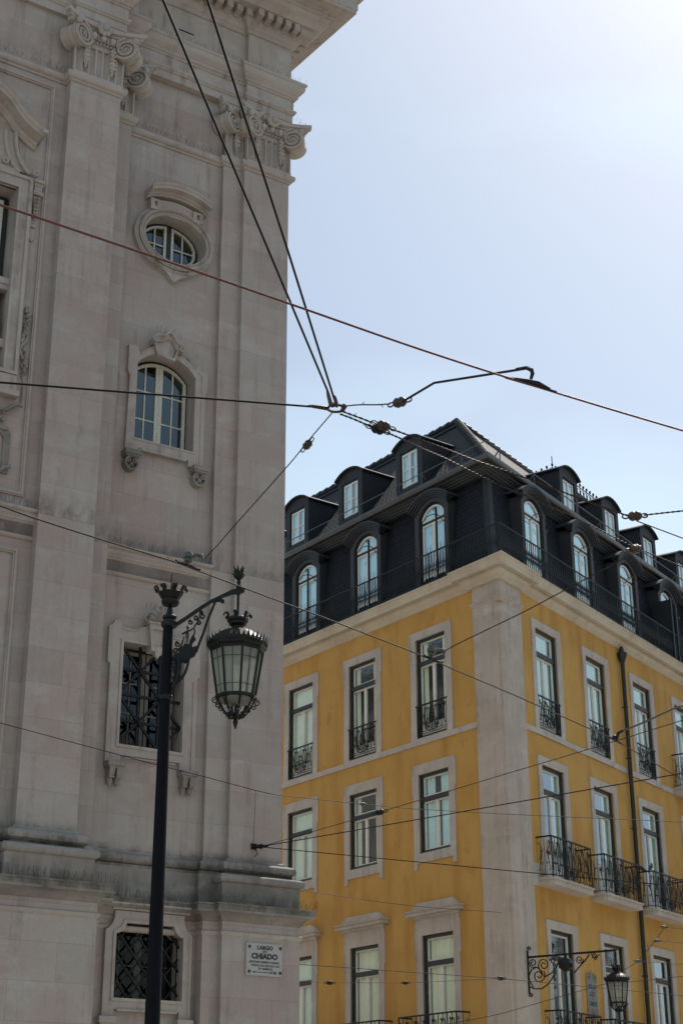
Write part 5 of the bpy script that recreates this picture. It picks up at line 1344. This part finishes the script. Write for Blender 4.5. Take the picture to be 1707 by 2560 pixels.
# arm in the plane y=0
b = MB()
arm = [(.05, 6.56), (.18, 6.655), (.32, 6.765), (.42, 6.84), (.53, 6.90), (.62, 6.935), (.68, 6.945)]
arm2 = [(.05, 6.60), (.17, 6.69), (.31, 6.80), (.42, 6.875), (.52, 6.93), (.62, 6.985), (.67, 7.0), (.745, 7.0), (.74, 6.965), (.70, 6.945)]
b.slab(arm2+arm[::-1], [], -.018, .018)
b.slab([(.43, 6.845), (.50, 6.855), (.53, 6.835), (.545, 6.85), (.54, 6.875), (.50, 6.89)], [], -.012, .012)
lb(b, 'arm')
b = MB(); br = [(.455, 6.86), (.42, 6.76), (.385, 6.66), (.345, 6.52), (.31, 6.42), (.285, 6.335), (.215, 6.285), (.205, 6.20), (.185, 6.12), (.15, 6.05), (.10, 6.0), (.065, 5.97), (.058, 5.87)]
b.tube(XZ(br, 0), [.017]*6+[.018]*5+[.02, .02], 4)
b.tube(XZ([(.06, 5.95), (.10, 6.04), (.12, 6.18), (.10, 6.3)], 0), .03, 6)
for (x, z, r_, a0, tr) in ((.33, 6.70, .035, 90, 1.4), (.27, 6.68, .028, 0, -1.3), (.22, 6.63, .025, 90, 1.2), (.30, 6.63, .022, 200, 1.2), (.09, 6.13, .035, 90, 1.3), (.12, 6.05, .03, -90, 1.3), (.06, 6.22, .03, 120, -1.3), (.10, 6.40, .03, 90, 1.3), (.08, 6.33, .03, 0, 1.2)):
    b.tube(XZ(spiral(x, z, r_, .008, a0, tr, 12), 0), .010, 4)
b.ball((.32, -.01, 6.735), .022, 6)
lb(b, 'scroll_brace')
b = MB()        # pierced ship emblem with two birds
b.slab([(.105, 6.36), (.12, 6.30), (.16, 6.265), (.23, 6.275), (.275, 6.33), (.285, 6.39), (.245, 6.37), (.235, 6.40), (.16, 6.405), (.15, 6.38)], [], -.014, .014)
b.slab([(.115, 6.36), (.135, 6.42), (.155, 6.48), (.165, 6.485), (.150, 6.41), (.135, 6.36)], [], -.008, .008)
b.slab([(.235, 6.39), (.255, 6.43), (.275, 6.45), (.268, 6.47), (.245, 6.50), (.235, 6.495), (.215, 6.44), (.215, 6.40)], [], -.008, .008)
b.tube(XZ([(.19, 6.39), (.19, 6.60)], 0), .006, 4); b.tube(XZ([(.165, 6.40), (.188, 6.57)], 0), .0025, 3); b.tube(XZ([(.215, 6.40), (.192, 6.57)], 0), .0025, 3); b.tube(XZ([(.178, 6.40), (.188, 6.56)], 0), .0025, 3); b.tube(XZ([(.202, 6.40), (.192, 6.56)], 0), .0025, 3)
b.slab([(.13, 6.51), (.185, 6.545), (.21, 6.55), (.25, 6.58), (.235, 6.55), (.20, 6.53), (.15, 6.50)], [], -.006, .006)
b.ball((.19, 0, 6.575), .016, 5)
b.tube(XZ([(.25, 6.49), (.262, 6.53), (.25, 6.57), (.27, 6.61), (.30, 6.66)], 0), .010, 4)
b.slab([(.06, 6.28), (.12, 6.30), (.20, 6.265), (.28, 6.31), (.27, 6.285), (.20, 6.24), (.13, 6.235), (.07, 6.25)], [], -.02, .02)
for i in range(7): b.ball((.075+.02*i, 0, 6.235-.012*(i % 2)), .02, 5)
lb(b, 'ship_emblem')
b = MB(); b.lathe((.682, 0, 0), [(.03, 7.0), (.03, 7.03), (.014, 7.035), (.022, 7.06), (.022, 7.075), (.012, 7.09), (.030, 7.10), (.052, 7.125), (.056, 7.15), (.048, 7.175), (.034, 7.185)], 12)
for i in range(6):
    a = 2*PI*i/6+.2; c, s = math.cos(a), math.sin(a)
    b.tube([(.682+.044*c, .044*s, 7.17), (.682+.038*c, .038*s, 7.20), (.682+.056*c, .056*s, 7.235)], [.018, .014, .004], 4)
    b.tube([(.682+.05*c, .05*s, 7.14), (.682+.068*c, .068*s, 7.155)], [.01, .003], 4)
lb(b, 'bud_finial')
lt = MB(); lt.lathe((0, 0, 0), [(.02, -.02), (.022, .0), (.02, .02)], 8); lo = lt.build('lantern', IRON, lp); lo.location = (.680, 0, 6.955)
lantern(lo)
for k in kids(lp):
    pass

# ------------------------------------------------------------------ wall lamp on the yellow building
WB = Vector((YO.x, YO.y))+PR(.506, .06)
wl = empty('wall_lamp', (WB.x, WB.y, 0), math.atan2(nR.y, nR.x), 'lantern on a scrolled iron wall bracket, fixed to the corner pilaster of the yellow building', 'wall lamp')
b = MB(); b.bar((0.0, 0, 5.52), (0.0, 0, 6.52), .045); b.bar((0, 0, 6.36), (2.30, 0, 6.36), .045)
b.tube(XZ(spiral(.05, 6.56, .05, .012, 180, -1.2), 0), .016, 4); b.tube(XZ(spiral(.05, 5.50, .05, .012, 180, 1.2), 0), .016, 4)
lb2 = lambda mb, n_: mb.build(n_, IRON, wl)
lb2(b, 'bracket_bar')
b = MB()
def sp(*a, r=.016, pre=(), post=()): b.tube(XZ(list(pre)+spiral(*a)+list(post), 0), r, 4)
sp(.14, 6.22, .03, .11, 90, 1.6); sp(.42, 6.16, .03, .16, 0, 1.7); sp(.66, 6.24, .02, .08, 0, 1.5)
sp(.28, 5.92, .03, .17, 180, 1.6); b.tube(XZ([(.02, 5.95), (.10, 6.08), (.24, 6.12), (.36, 6.0), (.42, 5.88), (.62, 5.96), (.76, 6.10), (.86, 6.32)], 0), .018, 4)
b.tube(XZ([(.03, 5.68), (.14, 5.63), (.34, 5.62), (.52, 5.72), (.64, 5.86), (.74, 6.02)], 0), .018, 4)
b.tube(XZ([(.0, 6.0), (.03, 5.82), (.12, 5.66)], 0), .016, 4)
sp(1.36, 6.22, .02, .10, 180, 1.5); b.tube(XZ([(1.20, 5.92), (1.34, 6.05), (1.50, 6.18), (1.62, 6.32)], 0), .018, 4); sp(1.74, 6.26, .02, .08, 90, -1.5); b.tube(XZ([(1.66, 6.33), (1.72, 6.24), (1.80, 6.24), (1.88, 6.30)], 0), .014, 4)
lb2(b, 'scroll_bracket')
b = MB(); b.lathe((1.0, 0, 0), [(.03, 6.34), (.04, 6.28), (.13, 6.25), (.18, 6.14), (.17, 6.05), (.08, 5.99), (.04, 5.97)], 10); lb2(b, 'floodlight_housing')
lt = MB(); lt.lathe((0, 0, 0), [(.02, -.03), (.026, .0), (.02, .02)], 8); lo2 = lt.build('lantern', IRON, wl); lo2.location = (2.27, 0, 6.24)
lantern(lo2, .97)

# ------------------------------------------------------------------ pigeons on the third balcony rail
def pigeon(u, n, z, rot, label):
    p = Vector((YO.x, YO.y))+PR(u, n); b = MB()
    b.lathe((0, 0, .0), [(.004, -.15), (.02, -.12), (.045, -.05), (.055, .02), (.045, .08), (.02, .11), (.004, .12)], 10, 0, (1, 0, .75))
    b.v = [(x, y, z_+.09) for x, y, z_ in b.v]
    b.ball((.085, 0, .195), .028, 8, 1.1); b.tube([(.06, 0, .13), (.085, 0, .19)], [.035, .024], 8); b.tube([(.108, 0, .195), (.13, 0, .188)], [.007, .002], 5)
    b.slab([(-.10, .0), (-.20, -.05), (-.20, -.02), (-.08, .06)], [], -.02, .02)
    for s in (-1, 1): b.tube([(.0, s*.015, .05), (.005, s*.015, .0)], .004, 4)
    o = b.build('pigeon', PIGEON, None, True); o.location = (p.x, p.y, z); o.rotation_euler = (0, 0, rot); tag(o, label, 'pigeon', 'pigeons on the balcony rail')
pigeon(7.50, .10, 9.37, 2.6, 'smaller pigeon on the side rail of the third balcony, close to the wall')
pigeon(7.50, .36, 9.37, 1.0, 'larger pigeon standing upright at the corner of the third balcony rail')

# ------------------------------------------------------------------ overhead wires
CAB = {
'T1': [(-1.734, 6.432, 5.9), (-1.632, 6.493, 5.9), (-0.993, 6.933, 5.9), (-0.281, 7.438, 5.9), (0.494, 7.991, 5.9), (1.308, 8.524, 5.9), (2.144, 9.041, 5.9), (2.559, 9.289, 5.9)],
'T2': [(-2.503, 10.04, 5.9), (-2.373, 10.211, 5.9), (-2.16, 10.455, 5.9), (-1.727, 10.889, 5.9), (-1.281, 11.31, 5.9), (-1.027, 11.614, 5.9), (-0.439, 12.312, 5.9), (-0.185, 12.608, 5.9), (0.59, 13.555, 5.9), (1.562, 14.857, 5.9), (1.903, 15.329, 5.9), (2.848, 16.652, 5.9), (4.037, 18.682, 5.9), (5.158, 20.61, 5.9)],
'c3': [(-2.336, 9.095, 6.3), (-2.198, 9.164, 6.321), (-0.371, 10.001, 6.568), (-0.115, 10.111, 6.6)],
'c1': [(-0.958, 6.724, 7.4), (-0.939, 6.79, 7.377), (-0.433, 8.559, 6.885), (-0.085, 9.939, 6.62)],
'c2': [(-0.713, 6.725, 7.4), (-0.703, 6.792, 7.378), (-0.318, 8.571, 6.892), (-0.046, 10.032, 6.62)],
'c4': [(-0.058, 10.105, 6.562), (-0.241, 10.38, 6.462), (-0.388, 10.597, 6.371), (-0.824, 11.17, 6.113), (-0.942, 11.319, 6.036), (-1.057, 11.452, 5.97)],
'c5a': [(0.035, 10.106, 6.609), (0.132, 9.944, 6.538), (0.239, 9.758, 6.445), (0.329, 9.594, 6.37)],
'c5b': [(0.413, 9.491, 6.339), (0.601, 9.187, 6.318), (1.045, 8.463, 6.03), (1.08, 8.398, 6.004)],
'c6a': [(0.007, 10.106, 6.568), (0.134, 10.155, 6.539), (0.248, 10.197, 6.511)],
'c6a2': [(0.332, 10.195, 6.479), (0.481, 10.308, 6.475), (0.77, 10.518, 6.459), (0.932, 10.631, 6.442), (1.055, 10.713, 6.433), (1.416, 10.94, 6.404), (1.831, 11.185, 6.344), (2.208, 11.388, 6.291)],
'c6a3': [(2.327, 11.364, 6.286), (2.46, 11.372, 6.305), (2.639, 11.38, 6.328), (3.089, 11.389, 6.38)],
'c6a4': [(2.271, 11.376, 6.244), (2.643, 11.48, 6.138), (3.098, 11.593, 6.001)],
'c6b': [(-0.007, 10.106, 6.547), (0.106, 10.201, 6.545), (0.221, 10.298, 6.535)],
'c6b2': [(0.298, 10.296, 6.505), (0.446, 10.457, 6.512), (0.611, 10.631, 6.512), (0.767, 10.788, 6.514), (0.914, 10.935, 6.504), (1.225, 11.23, 6.478), (1.572, 11.527, 6.465), (1.973, 11.855, 6.417), (2.376, 12.17, 6.342)],
'c6b3': [(2.491, 12.249, 6.33), (2.829, 12.383, 6.238), (3.33, 12.566, 6.091)],
'c6b4': [(2.329, 12.179, 6.255), (1.904, 12.748, 6.18), (1.553, 13.17, 6.107), (1.053, 13.706, 6.012), (0.919, 13.846, 5.97)],
'W3': [(-4.502, 19.062, 6.8), (-4.256, 19.309, 6.8), (-2.622, 21.444, 6.8), (-1.982, 22.213, 6.8), (-1.24, 22.49, 6.655), (-0.981, 22.8, 6.66), (0.34, 24.123, 6.8), (1.06, 24.451, 6.8), (2.529, 24.861, 6.8), (5.458, 25.526, 6.8), (6.431, 25.765, 6.8)],
'Wv': [(-1.235, 22.50, 6.649), (-1.246, 22.487, 6.231), (-1.25, 22.465, 5.911)],
'W4': [(-1.157, 22.42, 5.846), (-0.924, 22.186, 5.856), (0.083, 21.077, 5.922), (0.502, 20.57, 5.939), (0.959, 19.975, 5.954), (1.909, 18.571, 5.954), (2.726, 17.096, 5.894), (3.406, 15.522, 5.784), (3.74, 14.526, 5.687)],
'W5': [(-1.157, 22.42, 5.846), (-0.924, 22.183, 5.834), (0.989, 19.922, 5.71), (1.893, 18.569, 5.598), (3.362, 15.531, 5.248), (3.687, 14.54, 5.117)],
'W6': [(-1.157, 22.42, 5.835), (-0.927, 22.283, 5.792), (2.014, 20.091, 5.098), (3.566, 18.455, 4.651), (3.67, 18.328, 4.648), (3.769, 18.204, 4.653), (4.313, 17.476, 4.636)],
'W7': [(-1.156, 27.976, 6.201), (-0.782, 29.022, 6.314), (0.673, 32.468, 6.64), (2.012, 35.061, 6.902), (3.684, 37.821, 7.214)],
'W8': [(-1.14, 27.977, 4.932), (-0.736, 28.146, 4.917), (2.786, 29.315, 4.802), (6.148, 30.007, 4.566), (7.208, 30.15, 4.486)],
'W9': [(-1.136, 27.977, 4.643), (-0.538, 28.217, 4.641), (-0.231, 28.333, 4.632), (1.086, 28.785, 4.676), (2.796, 29.267, 4.797)],
'W10': [(1.392, 31.97, 4.159), (2.388, 31.911, 4.312), (3.016, 31.858, 4.43), (3.308, 31.829, 4.502), (4.912, 31.621, 4.925), (5.405, 31.54, 4.971), (5.809, 31.468, 4.998), (7.493, 31.11, 5.136)],
'WA': [(4.895, 29.598, 4.868), (5.053, 29.571, 4.977), (5.268, 29.534, 5.111), (5.618, 29.469, 5.464), (5.779, 29.438, 5.697)],
'WB': [(5.303, 29.528, 5.115), (6.065, 29.381, 5.039), (7.027, 29.165, 4.942)],
'WC': [(5.636, 29.466, 5.462), (6.096, 29.374, 5.414), (7.061, 29.157, 5.306)],
'WD': [(5.793, 29.435, 5.697), (6.116, 29.37, 5.665), (7.088, 29.151, 5.59)],
'PO': [(2.959, 16.796, 5.945), (2.97, 16.74, 5.978), (3.169, 16.395, 5.99), (3.44, 15.882, 6.02), (3.481, 15.805, 6.007), (3.872, 15.008, 5.903)],
}
EXT = {'T1': (9, 12), 'T2': (8, 12), 'c1': (3, 0), 'c2': (3, 0), 'c3': (7, 0), 'c6a3': (0, 9), 'c6a4': (0, 9), 'c6b3': (0, 9), 'W3': (6, 9), 'W4': (0, 9), 'W5': (0, 9), 'W6': (0, 9), 'W8': (0, 8), 'W10': (0, 8), 'WB': (0, 8), 'WC': (0, 8), 'WD': (0, 8), 'PO': (0, 6)}
for _k, (_a, _b) in EXT.items():     # the wires run on past the frame
    p = [Vector(q) for q in CAB[_k]]
    if _a: d_ = (p[0]-p[1]).normalized(); s_ = (p[0]-p[1]).length; p = [p[0]+d_*t for t in (_a, _a*.5, min(s_*2, _a*.3), s_*.8)]+p
    if _b: d_ = (p[-1]-p[-2]).normalized(); s_ = (p[-1]-p[-2]).length; p = p+[p[-1]+d_*t for t in (min(s_, _b*.2), _b*.45, _b)]
    CAB[_k] = [tuple(q) for q in p]
def smooth_pts(pts, k=6):
    P = [Vector(p) for p in pts]; out = []
    for i in range(len(P)-1):
        p0 = P[max(i-1, 0)]; p1 = P[i]; p2 = P[i+1]; p3 = P[min(i+2, len(P)-1)]
        if (p2-p1).length > 2.5*min((p1-p0).length or 9, (p3-p2).length or 9): out += [p1]; continue
        for j in range(k):
            t = j/k; out.append(.5*((2*p1)+(p2-p0)*t+(2*p0-5*p1+4*p2-p3)*t*t+(3*p1-p0-3*p2+p3)*t**3))
    out.append(P[-1]); return out
def twist(mb, pts, r, pitch=.05, amp=1.0, seed=1, lumps=0):
    q = random.Random(seed); P = smooth_pts(pts, 1) if len(pts) < 3 else smooth_pts(pts, 3)
    L0 = sum((P[i+1]-P[i]).length for i in range(len(P)-1)); n = max(8, int(L0/(pitch/5)))
    d = [0]
    for i in range(len(P)-1): d.append(d[-1]+(P[i+1]-P[i]).length)
    def at(s):
        for i in range(len(P)-1):
            if s <= d[i+1] or i == len(P)-2: return P[i].lerp(P[i+1], (s-d[i])/max(1e-9, d[i+1]-d[i])), (P[i+1]-P[i]).normalized()
    for ph in (0, PI):
        pts2 = []
        for k in range(n+1):
            s = L0*k/n; p, t = at(s); a = t.cross(Vector((0, 0, 1))).normalized(); b_ = a.cross(t); g = 2*PI*s/pitch+ph
            pts2.append(p+(a*math.cos(g)+b_*math.sin(g))*r*amp)
        mb.tube(pts2, r, 4)
    for _ in range(lumps):
        p, t = at(L0*q.random()); v = Vector((q.uniform(-1, 1), q.uniform(-1, 1), q.uniform(-1, 1))).normalized()
        mb.tube([p-t*.012, p+v*.022], .003, 3)
def cable(key, name, mat, r, label, cat='cable', group=None, tw=False, raw=False):
    b = MB()
    if tw: twist(b, CAB[key], r*.72, pitch=r*14, amp=.75, seed=len(key)*7+ord(key[-1]), lumps=6)
    else: b.tube(CAB[key] if raw else smooth_pts(CAB[key]), r, 7)
    o = b.build(name, mat, None, True); return tag(o, label, cat, group or {'tram_wire': 'overhead tram wires', 'span_cable': 'cables meeting at the junction', 'tie_wire': 'short tie wires', 'anchor_wire': 'wires from the wall anchor', 'span_wire': 'thin wires between the facades'}.get(name))
cable('T1', 'tram_wire', COPPER, .0065, 'reddish copper overhead tram wire crossing the whole photo below the oval window', 'tram wire')
cable('T2', 'tram_wire', STEEL, .0060, 'brown overhead tram wire running down past the lantern and across the yellow facade', 'tram wire')
cable('c1', 'span_cable', CABLE, .0078, 'thick black cable from the top edge to the wire junction, the left of the pair', raw=True)
cable('c2', 'span_cable', CABLE, .0078, 'thick black cable from the top edge to the wire junction, the right of the pair', raw=True)
cable('c3', 'span_cable', CABLE, .0075, 'thick black cable crossing the arched church window to the wire junction')
cable('c4', 'span_cable', STEEL, .0042, 'thin twisted cable slanting from the junction down to the clamp above the lamp post', tw=False)
cable('c5a', 'tie_wire', STEEL, .0048, 'short knotted wire from the junction to the pull-off rod', 'wire', tw=True)
cable('c6a', 'tie_wire', STEEL, .0062, 'upper of two short knotted wires right of the junction', 'wire', tw=True)
cable('c6b', 'tie_wire', STEEL, .0062, 'lower of two short knotted wires right of the junction', 'wire', tw=True)
cable('c6a2', 'span_cable', STEEL, .0062, 'twisted cable passing just under the tip of the slate roof', tw=True)
cable('c6b2', 'span_cable', STEEL, .0062, 'twisted cable crossing the dormers of the slate roof', tw=True)
cable('c6a3', 'tie_wire', STEEL, .0062, 'twisted wire leaving the right edge nearly level in the sky', 'wire', tw=True)
cable('c6a4', 'span_cable', STEEL, .0050, 'plain cable falling to the right edge across the sky below the level twisted wire')
cable('c6b3', 'span_cable', STEEL, .0050, 'plain cable from the roof insulator to the right edge over the last dormers')
cable('c6b4', 'span_cable', STEEL, .0050, 'cable rising from the clamp at the top window to the insulator above the railing')
cable('W3', 'feeder_wire', CABLE, .0050, 'long thin black wire crossing the lamp post and the church below the barred window', 'wire', raw=True)
cable('Wv', 'tie_wire', CABLE, .003, 'fine vertical wire on the church corner pilaster above the wall anchor', 'wire')
cable('W4', 'anchor_wire', STEEL, .0048, 'wire rising from the wall anchor to the right edge, passing the black ball insulator', 'wire')
cable('W5', 'anchor_wire', CABLE, .0065, 'thicker black wire rising gently from the wall anchor to the right edge', 'wire')
cable('W6', 'anchor_wire', CABLE, .0058, 'black wire falling from the wall anchor to the small balconies', 'wire')
cable('W7', 'span_wire', STEEL, .005, 'thin wire from the church ledge to the corner pilaster of the yellow building', 'wire')
cable('W8', 'span_wire', CABLE, .006, 'wire crossing the lowest yellow windows and the wall lantern', 'wire')
cable('W9', 'span_wire', STEEL, .004, 'fine wire with two small knots crossing the lowest yellow windows', 'wire')
cable('W10', 'span_wire', STEEL, .006, 'wire rising from the bottom edge to the wall lantern', 'wire')
cable('WA', 'span_wire', STEEL, .005, 'steep wire with three small insulators beside the drainpipe', 'wire')
cable('WB', 'span_wire', STEEL, .004, 'level wire from the lowest of the three small insulators to the right edge', 'wire')
cable('WC', 'span_wire', STEEL, .004, 'level wire from the middle one of the three small insulators to the right edge', 'wire')
cable('WD', 'span_wire', STEEL, .004, 'level wire from the topmost of the three small insulators to the right edge', 'wire')
# hub fittings
def socket(a, bb, r=.016):
    A, B_ = Vector(a), Vector(bb); b.tube([A, A.lerp(B_, .25), A.lerp(B_, .9), B_], [r*.45, r*.8, r, r*.5], 8)
b = MB(); hub = Vector((-.035, 10.106, 6.59))
b.tube([hub+Vector((.06*math.cos(t)+.0, 0, .028*math.sin(t))) for t in [2*PI*i/16 for i in range(16)]], .010, 5, True)
socket((-.096, 9.90, 6.625), (-.070, 10.08, 6.60)); socket((-.045, 9.98, 6.625), (-.030, 10.1, 6.60)); socket((-.23, 10.06, 6.59), (-.085, 10.11, 6.592))
b.ball((.02, 10.1, 6.602), .022, 6); b.ball((-.06, 10.1, 6.615), .02, 6); b.ball((.01, 10.1, 6.575), .016, 6)
tag(b.build('cable_junction', PORC, None, True), 'rusty ring and sockets where the overhead cables meet, against the sky', 'junction')
def insulator(p, d, r, label, mat=PORC, group=None, ln=1.0):
    d = Vector(d).normalized(); p = Vector(p); b = MB()
    b.lathe(tuple(p), [(r*.35, -r*1.35*ln), (r*.75, -r*1.05*ln), (r, -r*.55*ln), (r*.92, -r*.12), (r*.80, 0), (r*.92, r*.12), (r, r*.55*ln), (r*.75, r*1.05*ln), (r*.35, r*1.35*ln)], 10, 0, tuple(d))
    for s in (-1, 1):
        c_ = p+d*s*r*1.9*ln; a = d.cross(Vector((0, 1, 0))).normalized()
        b.tube([c_+d*r*.65*math.cos(t)+a*r*.42*math.sin(t) for t in [2*PI*i/10 for i in range(10)]], r*.16, 4, True)
    tag(b.build('insulator', mat, None, True), label, 'insulator', 'insulators on the overhead wires')
insulator((-.243, 10.42, 6.455), (-.5, .6, -.35), .030, 'round insulator on the thin cable left of the junction')
insulator((.390, 9.53, 6.350), (.8, -.5, 0), .036, 'dark double insulator at the end of the pull-off rod')
insulator((.300, 10.196, 6.497), (.8, .2, -.2), .036, 'upper rusty insulator of the pair right of the junction')
insulator((.262, 10.297, 6.517), (.8, .2, -.2), .036, 'lower black insulator of the pair right of the junction', IRON)
insulator((2.262, 11.378, 6.285), (1, .1, .1), .040, 'rusty insulator against the sky at the right, above the gutter end')
insulator((2.40, 12.19, 6.325), (1, .8, .5), .042, 'dark insulator over the gutter of the slate roof')
insulator((.483, 20.594, 5.937), (1, 0, .2), .042, 'round black ball insulator in front of a middle-floor window', IRON)
insulator((.31, 24.11, 6.80), (1, .3, 0), .030, 'small grey insulator just above the black ball insulator', GLAZ)
insulator((2.791, 29.32, 4.803), (1, .2, 0), .040, 'wire knot in front of the corner pilaster near the bottom', IRON)
insulator((-.231, 28.33, 4.632), (1, 0, 0), .038, 'cross-shaped wire knot left on the fine wire', IRON)
insulator((1.085, 28.79, 4.676), (1, 0, 0), .034, 'small wire knot right on the fine wire', IRON)
insulator((5.779, 29.438, 5.697), (1, 0, 0), .032, 'topmost small insulator of the steep wire', GLAZ)
insulator((5.636, 29.466, 5.462), (1, 0, 0), .034, 'middle small insulator of the steep wire', GLAZ)
insulator((5.289, 29.53, 5.115), (1, 0, 0), .034, 'lowest small insulator of the steep wire by the drainpipe', GLAZ)
# wire hangers with porcelain caps
def hanger(p, d, label):
    p = Vector(p); d = Vector(d).normalized(); b = MB()
    b.tube([p-d*.13+Vector((0, 0, .014)), p-d*.09+Vector((0, 0, .006)), p+Vector((0, 0, .012)), p+d*.09+Vector((0, 0, .006)), p+d*.13+Vector((0, 0, .012))], [.008, .009, .013, .009, .008], 6)
    o = b.build('wire_hanger', IRON, None, True); tag(o, label, 'wire hanger', 'porcelain wire hangers')
    b = MB(); b.lathe((p.x, p.y, p.z), [(.012, 0), (.014, .03), (.034, .04), (.036, .055), (.026, .06), (.040, .072), (.040, .095), (.034, .11), (.010, .115)], 12); b.build('porcelain_cap', GLAZ, o, True)
    b = MB(); b.tube([p+Vector((.01, 0, .07)), p+Vector((.06, 0, .095)), p+Vector((.10, 0, .09)), p+Vector((.115, 0, .06)), p+Vector((.10, 0, .035))], [.014, .015, .014, .012, .008], 6)
    b.ball(p+Vector((.10, 0, .085)), .02, 6); b.build('hook', GLAZ, o, True); return o
td = (.66, .75, 0)
hanger((-1.177, 11.44, 5.905), td, 'porcelain wire hanger above the lamp post, in front of the church')
hanger((.812, 13.851, 5.905), (.62, .78, 0), 'porcelain wire hanger in front of the top window nearest the corner')
# pull-off rods
b = MB(); b.tube(CAB['c5b'], .0085, 6)
o = b.build('pull_off_rod', IRON, None, True); tag(o, 'bent iron rod against the sky holding the red tram wire', 'pull-off arm')
b = MB(); b.tube([(1.045, 8.463, 6.035), (1.10, 8.40, 6.012), (1.125, 8.385, 5.99), (1.13, 8.385, 5.965), (1.12, 8.40, 5.935)], [.010, .013, .014, .013, .010], 6)
b.tube([(.985, 8.33, 5.908), (1.09, 8.385, 5.915), (1.16, 8.42, 5.918), (1.24, 8.475, 5.908)], [.008, .016, .017, .008], 6); b.tube([(.96, 8.31, 5.903), (1.28, 8.505, 5.903)], .009, 6)
b.build('wire_clamp', IRON, o, True)
b = MB(); b.tube(CAB['PO'][1:], .011, 6); o = b.build('pull_off_rod', GLAZ, None, True); tag(o, 'grey rod from the right edge to the clamp beside the drainpipe', 'pull-off arm')
b = MB(); b.tube([(3.0, 16.68, 5.98), (2.965, 16.74, 5.972), (2.955, 16.79, 5.93), (2.94, 16.80, 5.905)], [.014, .018, .018, .012], 6); d = Vector((.52, .85, 0)); p = Vector((2.93, 16.79, 5.905))
b.tube([p-d*.16, p, p+d*.2], [.009, .016, .009], 6); b.ball(p+Vector((0, 0, .03)), .028, 6); b.build('wire_clamp', IRON, o, True)
# wall anchor on the church pilaster
AX = Matrix.Translation(church.location) @ Matrix.Rotation(CH_ROT, 4, 'Z')
b = MB(); b.box(-.50, -.42, -.03, .01, 5.86, 5.94); b.tube([(-.46, -.02, 5.90), (-.40, -.16, 5.89), (-.36, -.24, 5.885)], [.03, .024, .012], 8); b.ball((-.41, -.13, 5.89), .038, 8); b.tube([(-.44, -.02, 5.86), (-.42, -.06, 5.80), (-.44, -.01, 5.76)], .006, 4)
o = b.build('wall_anchor', IRON, None, True); o.matrix_basis = AX; tag(o, 'rusty iron wall anchor on the church corner, where three wires start', 'wall anchor')
